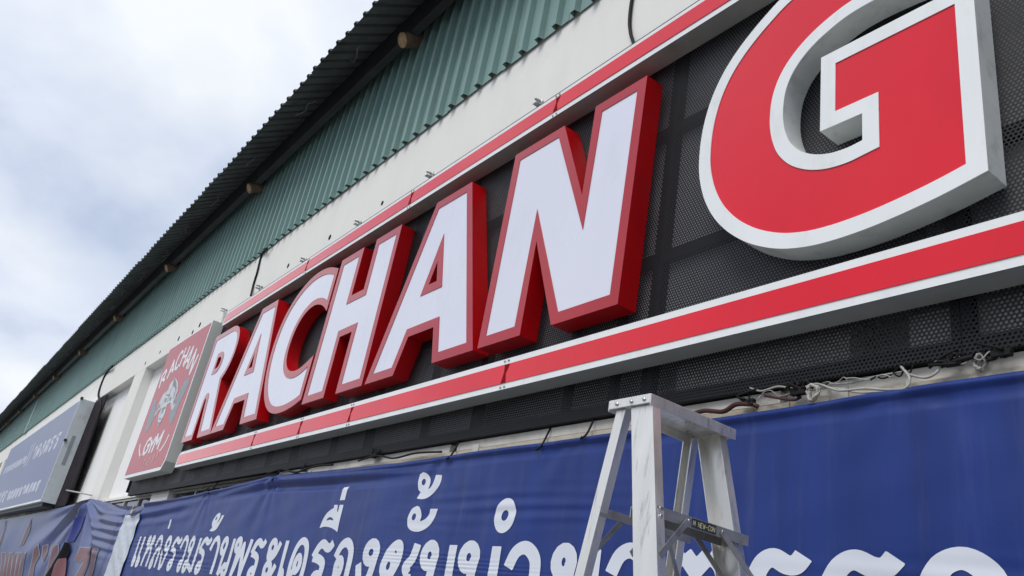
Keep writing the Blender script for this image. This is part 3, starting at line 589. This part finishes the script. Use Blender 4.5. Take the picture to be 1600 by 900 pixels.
# ------------------------------------------------------------------ blue vinyl banners
def bump1(t): return max(0.0, 1 - t * t) ** 2 if abs(t) < 1 else 0.0
TOPB = [(-12.0, 2.47), (-11.3, 2.465), (-9.6, 2.48), (-8.25, 2.505), (-7.3, 2.535), (-6.6, 2.565), (-5.6, 2.54), (-4.5, 2.518), (-3.3, 2.520), (-2.4, 2.515), (-1.8, 2.518), (-0.94, 2.526), (0.5, 2.52), (1.8, 2.53)]
def topb(x):
    for (a, za_), (b, zb_) in zip(TOPB[:-1], TOPB[1:]):
        if a <= x <= b:
            t = (x - a) / (b - a); t = t * t * (3 - 2 * t) * .5 + t * .5; return za_ + (zb_ - za_) * t
    return TOPB[-1][1]
def yB(x, z):
    y = 0.098
    y += 0.010 * math.sin(x * 1.9 + 0.4) * bump1((z - 1.8) / 1.1) + 0.004 * math.sin(x * 5.3 + z * 2)
    d = topb(x) - z
    y += -0.010 * bump1((d - 0.012) / 0.022) + 0.004 * bump1((d - 0.05) / 0.03) + 0.0016 * math.sin(x * 11 + 3 * math.sin(z * 7)) * math.sin(z * 13 + x * 2.1)
    for tx, am in ((-3.93, .006), (-6.6, .012), (-2.86, .005), (-8.25, .010), (-1.3, .005), (-2.2, .004)):
        rx_, rz_ = x - tx, d + 0.02; rr_ = math.hypot(rx_, rz_)
        if rr_ < 0.9: y += am * math.sin(math.atan2(rx_, rz_) * 9 + tx) * math.exp(-rr_ / 0.28) * min(1, rr_ * 12)
    m1 = bump1((x + 6.0) / 2.4)                                   # slack fold under the top hem
    y += m1 * (-0.022 * bump1((d - 0.045) / 0.04) + 0.020 * bump1((d - 0.105) / 0.045))
    m2 = bump1((x + 10.2) / 2.0)
    y += m2 * 0.012 * math.sin((d + 0.03 * (x + 10)) * 42) * bump1((d - .12) / .2)
    m3 = bump1((x + 4.1) / 1.9) * bump1((z - 1.93) / 0.13)        # tight horizontal creases
    y += m3 * 0.0015 * math.sin(z * 250 + 2.2 * math.sin(z * 47 + x) + 0.9 * math.sin(x * 3.1)) * (0.55 + 0.45 * math.sin(x * 2.3 + z * 31))
    m4 = bump1((x + 9.3) / 2.5) * bump1((z - 1.92) / 0.24)
    y += m4 * 0.0032 * math.sin(z * 165 + 1.8 * math.sin(z * 33 + x * 1.1) + math.sin(x * 2.0)) * (0.55 + 0.45 * math.sin(x * 1.9 + z * 23))
    m5 = bump1((x + 3.3) / 1.4) * bump1((z - 2.22) / 0.16)
    y += m5 * 0.0022 * math.sin(z * 105 + x * 2.6 + 1.6 * math.sin(x * 3.1 + z * 9)) * (0.4 + 0.6 * math.sin(x * 1.7 + z * 14 + 1) ** 2)
    y += 0.0015 * math.sin(z * 95 + x * 6) * bump1((x + .9) / 1.2) * bump1((z - 1.95) / .12)
    return y
def cloth(name, xa, xb, nx, zbot, nz, topf, yf, mat, parent):
    V, F = [], []
    for i in range(nx + 1):
        x = xa + (xb - xa) * i / nx; zt = topf(x)
        for j in range(nz + 1):
            z = zt + (zbot - zt) * (j / nz) ** 1.15; V.append((x, yf(x, z), z))
    for i in range(nx):
        for j in range(nz):
            a = i * (nz + 1) + j; F.append((a, a + nz + 1, a + nz + 2, a + 1))
    n = len(V); V += [(x, y + 0.0012, z) for x, y, z in V]; F += [tuple(k + n for k in reversed(f)) for f in F]
    return mesh(name, V, F, mat, parent, True)
bb = empty('vinyl_banner', (-4.5, 0.1, 1.1)); tag(bb, 'long blue vinyl banner with large white Thai lettering under the sign', 'banner')
cloth('sheet', -10.82, 1.8, 300, 1.15, 300, topb, yB, VINYL, bb)
cloth('margin', -11.60, -10.74, 36, 1.15, 90, lambda x: 2.335 - 0.05 * bump1((x + 11.1) / .3), lambda x, z: yB(x, z) - 0.016 + 0.005 * math.sin(z * 9 + x * 5) + .002 * math.sin(z * 31 + x * 14), VINYLW, bb)
zb, zt = 1.735, 2.09
def zt_(x): return 2.098 + (x + 10.4) / 9.4 * (2.05 - 2.098)
row = [('e', -10.46, -10.30), ('e', -10.29, -10.13), ('h', -10.10, -9.74), ('l', -9.72, -9.40), ('ng', -9.40, -9.08), ('r', -9.05, -8.72), ('w', -8.74, -8.42), ('m', -8.40, -8.01), ('r', -8.03, -7.70), ('aa', -7.72, -7.43), ('n', -7.42, -7.05), ('ph', -7.05, -6.655), ('r', -6.67, -6.38), ('a', -6.33, -6.04), ('e', -6.01, -5.86), ('k', -5.83, -5.50), ('r', -5.47, -5.12), ('o', -5.11, -4.785), ('ng', -4.76, -4.445), ('ch', -4.42, -4.00), ('n', -4.00, -3.635), ('n', -3.62, -3.255), ('aa', -3.235, -2.955), ('m', -2.90, -2.57), ('aa', -2.55, -2.27), ('t', -2.24, -1.88), ('r', -1.86, -1.59), ('th', -1.58, -1.28), ('aa', -1.265, -1.00), ('n', -0.96, -0.62)]
ink = lambda x, z: yB(x, z) - 0.0022
for g, a, b in row: thai([(g, a, b, zb, zt_(a))], 0.037 if a > -5.6 else 0.033, 0.030 if a > -5.6 else 0.026, ink, 'printed_letter', INK, bb)
for g, a, b, z0, z1, hx, hz in [('mi', -9.42, -9.33, 2.145, 2.263, .03, .012), ('mi', -5.225, -5.14, 2.312, 2.41, .042, .004), ('nik', -3.368, -3.202, 2.095, 2.263, .028, .029)]:
    thai([(g, a, b, z0, z1)], hx, hz, ink, 'printed_letter', INK, bb)
def mark(outer, hole, sc_, ox, oy):
    W = [[(lambda p: (p.x, p.z))(at(ox + a / sc_, oy + b / sc_, 0.098)) for a, b in smooth_outline(l, 4, 42)] for l in (outer, hole)]
    fill('printed_letter', W, ink, INK, bb, 0.006, 0.0045)
def hol(cx, cy, rx, ry, tl): return [(cx + rx * math.cos(q) + tl * math.sin(q), cy - ry * math.sin(q)) for q in [i * math.pi / 5 for i in range(10)]]
mark([(408, 452), (440, 370), (480, 308), (530, 268), (546, 262), (548, 232), (585, 232), (577, 285), (583, 303), (602, 232), (641, 232), (610, 360), (582, 490), (560, 470), (520, 447), (470, 436), (430, 442)], [(470, 381), (485, 357), (506, 345), (530, 353), (546, 383), (522, 374), (495, 373)], 6, 430, 750)
mark([(490, 42), (460, 60), (447, 110), (445, 170), (452, 195), (465, 205), (433, 260), (470, 266), (510, 262), (550, 240), (590, 195), (622, 140), (641, 65), (590, 65), (578, 120), (555, 165), (528, 185), (543, 140), (540, 90), (520, 55)], hol(490, 123, 15, 28, 4), 5.294, 570, 730)
mark([(440, 322), (400, 345), (370, 400), (360, 450), (365, 495), (390, 525), (430, 536), (470, 530), (520, 500), (570, 440), (609, 345), (547, 345), (535, 390), (505, 430), (462, 452), (475, 410), (473, 360), (460, 330)], hol(415, 413, 16, 30, 6), 5.294, 570, 730)
mark([(355, 90), (320, 120), (285, 180), (270, 220), (266, 260), (270, 282), (234, 326), (275, 331), (320, 300), (370, 220), (421, 125), (390, 125), (360, 185), (320, 235), (345, 190), (368, 130), (365, 97)], hol(318, 165, 8, 25, 8), 8.18, 300, 790)

PK = (-14.75, 2.66)
TOPA = [(-34, 2.50), (-27.9, 2.53), (-23, 2.545), (-20.3, 2.575), (-17.5, 2.60), (-15.6, 2.645), (-14.75, 2.66), (-14.2, 2.635), (-13.2, 2.54), (-12.3, 2.485), (-11.5, 2.465), (-10.7, 2.44)]
def topa(x):
    for (a, za_), (b, zb_) in zip(TOPA[:-1], TOPA[1:]):
        if a <= x <= b: return za_ + (zb_ - za_) * (x - a) / (b - a)
    return 2.45
def yA(x, z):
    rx, rz = (x - PK[0]), (PK[1] - z) * 3.2; r = math.hypot(rx, rz); a = math.atan2(rx, rz + 0.05)
    y = 0.112 - 0.10 * math.exp(-r / 1.9) * math.cos(a * 7 + .6) * min(1, r * 2) + 0.05 * math.sin(a * 15 + 1) * math.exp(-r / 3.0) * min(1, r * 2)
    y += 0.012 * math.sin(x * 2.1) * bump1((z - 1.8) / .9)
    y += 0.016 * math.sin((z - 0.05 * abs(x + 12)) * 55) * bump1((x + 12.3) / 1.9) * bump1((z - 2.2) / .5)
    return y + (0.012 if x > -12 else 0)
ba = empty('vinyl_banner', (-20, 0.1, 1.1)); tag(ba, 'faded blue banner with red white-edged lettering hung from a peak at far left', 'banner')
cloth('sheet', -33.5, -10.75, 420, 1.15, 80, topa, yA, VINYL2, ba)
inkA = lambda d: (lambda x, z: yA(x, z) - d)
def pxpoly(name, pts, d, mat):
    W = [at(px, py, 0.10) for px, py in pts]; return fill(name, [(p.x, p.z) for p in W], lambda x, z: yA(x, z) - d, mat, ba)
def z6(p): return [(a / 6.667, 780 + b / 6.667) for a, b in p]
def lettered(core):
    core = z6(core); c = inset(core, -1.0) ; pxpoly('letter_edge', c, 0.010, INKFADE); pxpoly('printed_letter', core, 0.014, INKRED)
lettered([(830, 500), (945, 505), (905, 660), (800, 900), (740, 900), (850, 650), (770, 635)])
lettered([(1010, 520), (1045, 520), (990, 720), (920, 900), (865, 900), (960, 690)])
lettered([(370, 520), (410, 480), (400, 580), (350, 680), (320, 900), (280, 900), (320, 700)])
lettered([(450, 490), (485, 475), (470, 580), (440, 640), (420, 600)])
lettered([(540, 490), (600, 475), (590, 560), (520, 680), (470, 840), (440, 840), (500, 660), (530, 570)])
lettered([(270, 330), (330, 200), (300, 320), (230, 470), (205, 480)])
for k in range(6): lettered([(20 + k * 44, 560 + (k % 2) * 20), (48 + k * 44, 560), (40 + k * 40, 680), (10 + k * 38, 900), (-25 + k * 38, 900), (10 + k * 40, 690)])
lettered([(-10, 430), (20, 360), (60, 220), (50, 300), (15, 420), (-10, 500)])
pxpoly('black_patch', z6([(690, 445), (742, 465), (735, 540), (700, 620), (600, 690), (520, 900), (400, 900), (560, 660)]), 0.020, INKBLK)
pxpoly('maroon_patch', z6([(700, 612), (690, 690), (660, 900), (530, 900), (600, 690), (640, 630)]), 0.024, INKMAR)
pxpoly('deep_blue_patch', z6([(885, 160), (840, 290), (770, 440), (740, 455), (660, 420), (690, 380)]), 0.012, INKBLUE)

# ------------------------------------------------------------------ stepladder
LZ = 2.224
ld = empty('stepladder', (-1.5, -0.65, 0)); tag(ld, 'worn aluminium stepladder with flat top standing before the blue banner', 'stepladder')
TF, TR_, SP = 0.2235, -0.133, 0.055
def loft(name, rings, mat, parent):
    n = len(rings[0]); V = [p for r in rings for p in r]; F = [tuple(range(n)), tuple((len(rings) - 1) * n + k for k in reversed(range(n)))]
    for i in range(len(rings) - 1):
        for k in range(n): F.append((i * n + k, i * n + (k + 1) % n, (i + 1) * n + (k + 1) % n, (i + 1) * n + k))
    return mesh(name, V, F, mat, parent)
def rail(x0, x1, yw, sy, slope, flange, mat, ztop=LZ):
    """C channel: web at y = yw, flanges towards sy; leans by slope and splays outwards downwards"""
    t = 0.003; rings = []
    for z in (ztop, 0.02):
        dzz = ztop - z; ox = slope * dzz; oy = -sy * SP * dzz; y = yw + oy; f = sy * flange; tt = sy * t
        rings.append([(x0 + ox, y, z), (x1 + ox, y, z), (x1 + ox, y + f, z), (x1 - t + ox, y + f, z), (x1 - t + ox, y + tt, z), (x0 + t + ox, y + tt, z), (x0 + t + ox, y + f, z), (x0 + ox, y + f, z)])
    o = loft('rail', rings, mat, ld); return o
YN, YF = -0.80, -0.489
rail(-1.5175, -1.4410, YN, 1, TF, 0.028, ALU); rail(-1.5440, -1.4640, YF, -1, 0.217, 0.028, ALU)
rail(-1.5725, -1.5390, YN + 0.002, 1, TR_, 0.026, ALU); rail(-1.5950, -1.5610, YF - 0.002, -1, -0.126, 0.026, ALU)
boxes('rubber_foot', [(-1.06, -0.94, -0.945, -0.89, 0.0, 0.03), (-1.085, -0.965, -0.405, -0.35, 0.0, 0.03), (-1.885, -1.825, -0.945, -0.89, 0.0, 0.03), (-1.895, -1.835, -0.405, -0.35, 0.0, 0.03)], WIREB, ld)
# top cap: plate with folded lips
cp = empty('top_cap', (0, 0, 0)); cp.parent = ld; cp.location = -Vector(ld.location)
def capbox(nm, *b, mat=ALU, bev=0.0015):
    o = box(nm, *b, mat, None, bev); o.parent = cp; return o
capbox('top_plate', -1.592, -1.4415, -0.806, -0.483, 2.2405, 2.2455)
capbox('end_lip', -1.592, -1.4415, -0.8095, -0.8062, 2.2215, 2.2465); capbox('end_lip', -1.592, -1.4415, -0.4828, -0.4796, 2.2215, 2.2465)
capbox('side_lip', -1.4414, -1.4384, -0.8095, -0.4796, 2.2165, 2.2462); capbox('side_lip', -1.5952, -1.5922, -0.8095, -0.4796, 2.2165, 2.2462)
for x in (-1.562, -1.508, -1.462):
    o = tube('rivet', [(x, -0.8125, 2.233), (x, -0.8098, 2.233)], 0.0052, RIVET, None, 10); o.parent = cp
def fx(z, x1): return x1 + TF * (LZ - z)
zs = 1.962; lvl = 0
while zs > 0.2:
    dz_ = LZ - zs; yn = YN - SP * dz_ + 0.004; yf = YF + SP * dz_ - 0.004
    xf = fx(zs, -1.4395); xb = xf - 0.088
    st = loft('step', [[(xf, y, zs), (xf, y, zs - 0.026), (xf - 0.003, y, zs - 0.026), (xf - 0.003, y, zs - 0.003), (xb + 0.003, y, zs - 0.003), (xb + 0.003, y, zs - 0.026), (xb, y, zs - 0.026), (xb, y, zs)] for y in (yn, yf)], ALUDK, ld)
    xr = -1.5385 + TR_ * (LZ - zs) * -1 * -1
    if lvl in (0, 2, 4):
        zr = zs + 0.002
        rb = boxes('rear_bar', [(xr - 0.006, xr - 0.002, yn - 0.002, yf + 0.002, zr - 0.022, zr), ], ALUDK, ld)
        for (yy, s) in ((yn, 1), (yf, -1)):
            a = Vector((xr - 0.008, yy + s * 0.085, zr - 0.014)); b_ = Vector((xr - 0.012 - 0.016, yy + s * 0.006, zr - 0.12))
            n = Vector((0, (b_ - a).z, -(b_ - a).y)).normalized() * 0.007
            loft('brace', [[a + n, a - n, a - n + Vector((.002, 0, 0)), a + n + Vector((.002, 0, 0))], [b_ + n, b_ - n, b_ - n + Vector((.002, 0, 0)), b_ + n + Vector((.002, 0, 0))]], ALUDK, ld)
    for (yy, s) in ((yn, 1), (yf, -1)):
        for back in (0, 1):
            if back and lvl: continue
            xx = xf + 0.002 if not back else xb - 0.004
            a = Vector((xx, yy + s * 0.105, zs - 0.012)); b_ = Vector((xx + TF * 0.10, yy + s * -0.001, zs - 0.112))
            n = Vector((0, (b_ - a).z, -(b_ - a).y)).normalized() * 0.0075
            loft('brace', [[a + n, a - n, a - n + Vector((.0022, 0, 0)), a + n + Vector((.0022, 0, 0))], [b_ + n, b_ - n, b_ - n + Vector((.0022, 0, 0)), b_ + n + Vector((.0022, 0, 0))]], ALUDK, ld)
            if not back: tube('rivet', [a + Vector((0.0022, 0, 0)), a + Vector((0.005, 0, 0))], 0.0045, RIVET, ld, 8)
        for zz_ in (zs - 0.004, zs - 0.022):
            xx = fx(zz_, -1.441 if s > 0 else -1.464); tube('rivet', [(xx + (0 if s > 0 else .002), yy + s * 0.010, zz_), (xx + 0.0035, yy + s * 0.010, zz_)], 0.0045, RIVET, ld, 8)
    if lvl == 0:
        y0_, y1_ = yn + 0.120, yn + 0.208
        plate_o = mesh('sticker', boxv(xf + 0.0003, xf + 0.0010, y0_, y1_, zs - 0.0235, zs - 0.0025), BOXF, STICK, ld)
        S_ = []
        for i, ch in enumerate('M NEW-CON'):
            if ch != ' ': S_ += placed(ch, (y0_ + 0.004 + i * 0.0089, zs - 0.019), (0.0066, 0), (0.0014, 0.0115))
        strokes('sticker_lettering', S_, 0.0011, 0.0011, lambda a, b: 0, STICKY, ld, 0.25, lambda v: (xf + 0.0014, v[0], v[2]))
    zs -= 0.285; lvl += 1

# ------------------------------------------------------------------ cables, brackets and small fittings
def cable(label, pts, r, mat, group=None, name='cable', n=8):
    o = tube(name, smooth_path(pts, n), r * (0.72 if mat is WIREW else 1.0), mat); return tag(o, label, 'cable', group)
def P(px, py, Y): p = at(px, py, Y); return (p.x, p.y, p.z)
cable('black cable curving down the white beam above the top strip near the N', [P(1001, -60, .16), P(989, -10, .165), P(984, 28, .165), P(985, 50, .165), P(989, 64, .15), P(992, 72, .10)], 0.011, WIREB)
cable('black cable hanging down the white beam above the letter C', [P(417, 388, .12), P(409, 398, .165), P(402, 425, .165), P(396, 445, .165), P(392, 462, .14)], 0.013, WIREB)
cable('black cable running down behind the right edge of the blue light box', [P(176, 572, .12), P(165, 585, .165), P(154, 615, .16), P(158, 632, .14), P(152, 655, .14), P(140, 690, .145), P(112, 770, .145)], 0.022, WIREB)
for i, (px, py) in enumerate([(842, 160), (671, 273), (558, 349), (473, 407), (403, 449), (348, 485)]):
    p = at(px, py, 0.12); x, z = p.x, p.z
    b = empty('mounting_bracket', (x, 0.15, 4.68)); tag(b, ['bolted bracket above the top strip near the gap between A and N', 'bolted bracket above the top strip over the second A', 'bolted bracket above the top strip over the H', 'bolted bracket above the top strip over the C', 'bolted bracket above the top strip beside the hanging cable', 'dark bolted bracket at the left end of the top strip'][i], 'bracket', 'brackets along the top strip')
    boxes('plate', [(x - 0.045, x + 0.0, 0.150, 0.178, 4.68, z + 0.012), (x - 0.045, x + 0.0, 0.10, 0.1499, z - 0.004, z + 0.0)], BRACKET, b)
    tube('bolt', [(x - 0.02, 0.178, z + .03), (x - 0.02, 0.10, z + .03)], 0.010, ALUDK, b, 8); tube('nut', [(x - 0.02, 0.142, z + .03), (x - 0.02, 0.156, z + .03)], 0.022, BRACKET, b, 6)
# white board added behind the screen to lighten its holes, and wiring in the gap above the banner
tag(box('added_white_board', -1.30, -0.55, 0.170, 0.1785, 2.60, 2.92, PANEL), 'added white board lightening the holes of the perforated screen below the G', 'board')
cable('white cable looping along the ledge right of the stepladder', [P(1245, 612, 0.115), P(1275, 600, 0.105), P(1310, 610, 0.095), P(1350, 607, 0.095), P(1390, 609, 0.090), P(1415, 606, 0.085), P(1421, 590, 0.090), P(1408, 573, 0.105)], 0.006, WIREW)
cable('white cable sagging beside the looped one on the ledge', [P(1262, 610, 0.115), P(1300, 606, 0.105), P(1340, 613, 0.095), P(1372, 612, 0.095), P(1412, 609, 0.090), P(1418, 596, 0.095), P(1425, 585, 0.110)], 0.005, WIREW)
cable('grey cable rising from the ledge to the screen at the right', [P(1420, 585, 0.105), P(1445, 590, 0.095), P(1462, 583, 0.095), P(1475, 566, 0.105), P(1500, 558, 0.115)], 0.006, WIREW)
cable('thin maroon cable on the ledge beside the black connectors', [P(1195, 618, 0.105), P(1215, 622, 0.095), P(1240, 625, 0.095), P(1252, 620, 0.105)], 0.005, WIRER)
cable('maroon cable bundle lying behind the stepladder top', [P(1075, 650, 0.105), P(1100, 642, 0.095), P(1130, 643, 0.095), P(1150, 632, 0.095), P(1175, 632, 0.095), P(1185, 636, 0.105)], 0.009, WIRER)
wl = [('white cable drooping from the screen over the ledge beside the stepladder', [P(1172, 606, 0.115), P(1190, 611, 0.100), P(1215, 604, 0.095), P(1238, 607, 0.095)], .005, WIREW), ('white cable lying flat along the ledge below the G', [P(1290, 601, 0.125), P(1330, 598, 0.115), P(1370, 588, 0.115), P(1415, 580, 0.115)], .0045, WIREW),
      ('black lead hooking down from the screen by the black connectors', [P(1238, 592, 0.105), P(1247, 600, 0.095), P(1242, 612, 0.090), P(1250, 622, 0.095)], .006, WIREB), ('black lead bent across the gap under the screen at the right', [P(1470, 572, 0.105), P(1487, 566, 0.095), P(1505, 561, 0.095), P(1520, 557, 0.105)], .008, WIREB),
      ('thin black wire straggling above the banner below the second A', [P(560, 720, 0.105), P(590, 712, 0.095), P(615, 716, 0.095), P(650, 708, 0.105), P(690, 706, 0.105)], .006, WIREB), ('thin black wire straggling above the banner below the C', [P(418, 740, 0.085), P(440, 733, 0.085), P(462, 738, 0.085), P(490, 729, 0.095), P(520, 726, 0.105)], .008, WIREB)]
for l_, pts_, r_, m_ in wl: cable(l_, pts_, r_, m_)
for i in range(9):
    px = 1185 + i * 44 + random.uniform(-12, 12); py = 619 - (px - 1185) * 0.175; L_ = random.uniform(30, 75); pts_ = []
    for q in range(6): pts_.append(P(px + L_ * q / 5, py - L_ * q / 5 * 0.17 + random.uniform(-7, 7), random.uniform(.095, .118)))
    cable(('first', 'second', 'third', 'fourth', 'fifth', 'sixth', 'seventh', 'eighth', 'ninth')[i] + ' thin loose wire above the banner counting rightwards from the stepladder', pts_, random.uniform(.0022, .0034), random.choice((WIREW, WIREB, WIREW)), 'thin wires above the banner')
coil = []
cc = Vector(P(1270, 613, 0.085))
for i in range(46):
    a = i * 0.42; rr = 0.024 + 0.004 * math.sin(i * 1.3); coil.append(cc + Vector((rr * math.cos(a) * 0.8, 0.006 * math.sin(i * .7), rr * math.sin(a) * 1.1)))
tag(tube('cable_coil', coil, 0.005, WIREW, None, 6), 'small coil of white cable hanging below the screen under the G', 'cable')
coil = []; cc = Vector(P(1532, 566, 0.118))
for i in range(40):
    a = i * 0.45; rr = 0.022 + 0.003 * math.sin(i * 1.9); coil.append(cc + Vector((rr * math.cos(a) * 0.7, 0.006 * math.sin(i * .6), rr * math.sin(a))))
tag(tube('cable_coil', coil, 0.005, WIREW, None, 6), 'small coil of white cable hanging at the right edge below the screen', 'cable')
def connector(px, py, Y, label, s=1.0, rot=0.3):
    p = Vector(P(px, py, Y)); t = empty('cable_connector', p); tag(t, label, 'connector', 'black connectors under the screen')
    o = box('body', p.x - .03 * s, p.x + .03 * s, p.y - .01, p.y + .012, p.z - .012 * s, p.z + .012 * s, WIREB, t, 0.003); o.rotation_euler = (0, 0, 0)
    for k in range(5):
        q = [p + Vector((random.uniform(-.03, .03) * s, random.uniform(-.012, .01), random.uniform(-.008, .008))) for _ in range(1)][0]
        tube('wire', smooth_path([q, q + Vector((random.uniform(-.04, .04) * s, -.01, random.uniform(-.02, .03) * s)), q + Vector((random.uniform(-.07, .07) * s, 0, random.uniform(-.01, .05) * s))], 5), 0.0045, WIREB, t, 6)
connector(1248, 612, 0.090, 'black cable connectors clustered beside the small cable coil', 1.0)
connector(1490, 566, 0.100, 'black taped connector below the screen at the right', 0.9)
connector(1170, 628, 0.100, 'black connector end of the maroon cable behind the stepladder', 0.8)
connector(1565, 552, 0.100, 'black lead tucked under the screen at the right edge', 0.9)
connector(585, 712, 0.110, 'dark tangle of connectors under the screen below the second A', 1.2)
connector(322, 770, 0.110, 'dark tangle of wires under the screen left end below the R', 1.6)
connector(475, 734, 0.110, 'rusty looking wire tangle under the screen below the C', 1.2)
# ties that hold the banner up
for i, (px, py, l) in enumerate([(705, 706, 'black tie hooking the banner hem below the H and second A'), (431, 742, 'black tie at the raised corner of the banner hem below the C'), (845, 690, 'black tie at the banner hem left of the stepladder'), (915, 672, 'black tie at the banner hem just left of the stepladder rail'), (330, 765, 'black tie at the banner hem below the R')]):
    p = Vector(P(px, py, 0.10)); hgt = 0.10
    o = tube('banner_tie', smooth_path([p + Vector((-.02, .0, -.03)), p + Vector((.0, -.02, -.045)), p + Vector((.02, -.006, -.02)), p + Vector((.012, .03, hgt * .6)), p + Vector((0.0, .05, hgt))], 6), 0.005 if px > 600 else 0.008, WIREB); tag(o, l, 'tie', 'ties along the banner hem')
p = Vector(P(206, 801, 0.07)); tag(tube('hook', smooth_path([p + Vector((0, 0, .08)), p + Vector((-.02, 0, .03)), p + Vector((.04, -.01, -.02)), p + Vector((.10, 0, .03))], 6), 0.014, WIREW), 'white wire hook at the top of the white banner margin', 'hook')
tag(tube('rod', [P(104, 766, .12), P(125, 770, .10), P(143, 773.5, .12)], 0.013, WINFR), 'thin pale rod sticking out beside the blue light box above the banner peak', 'rod')
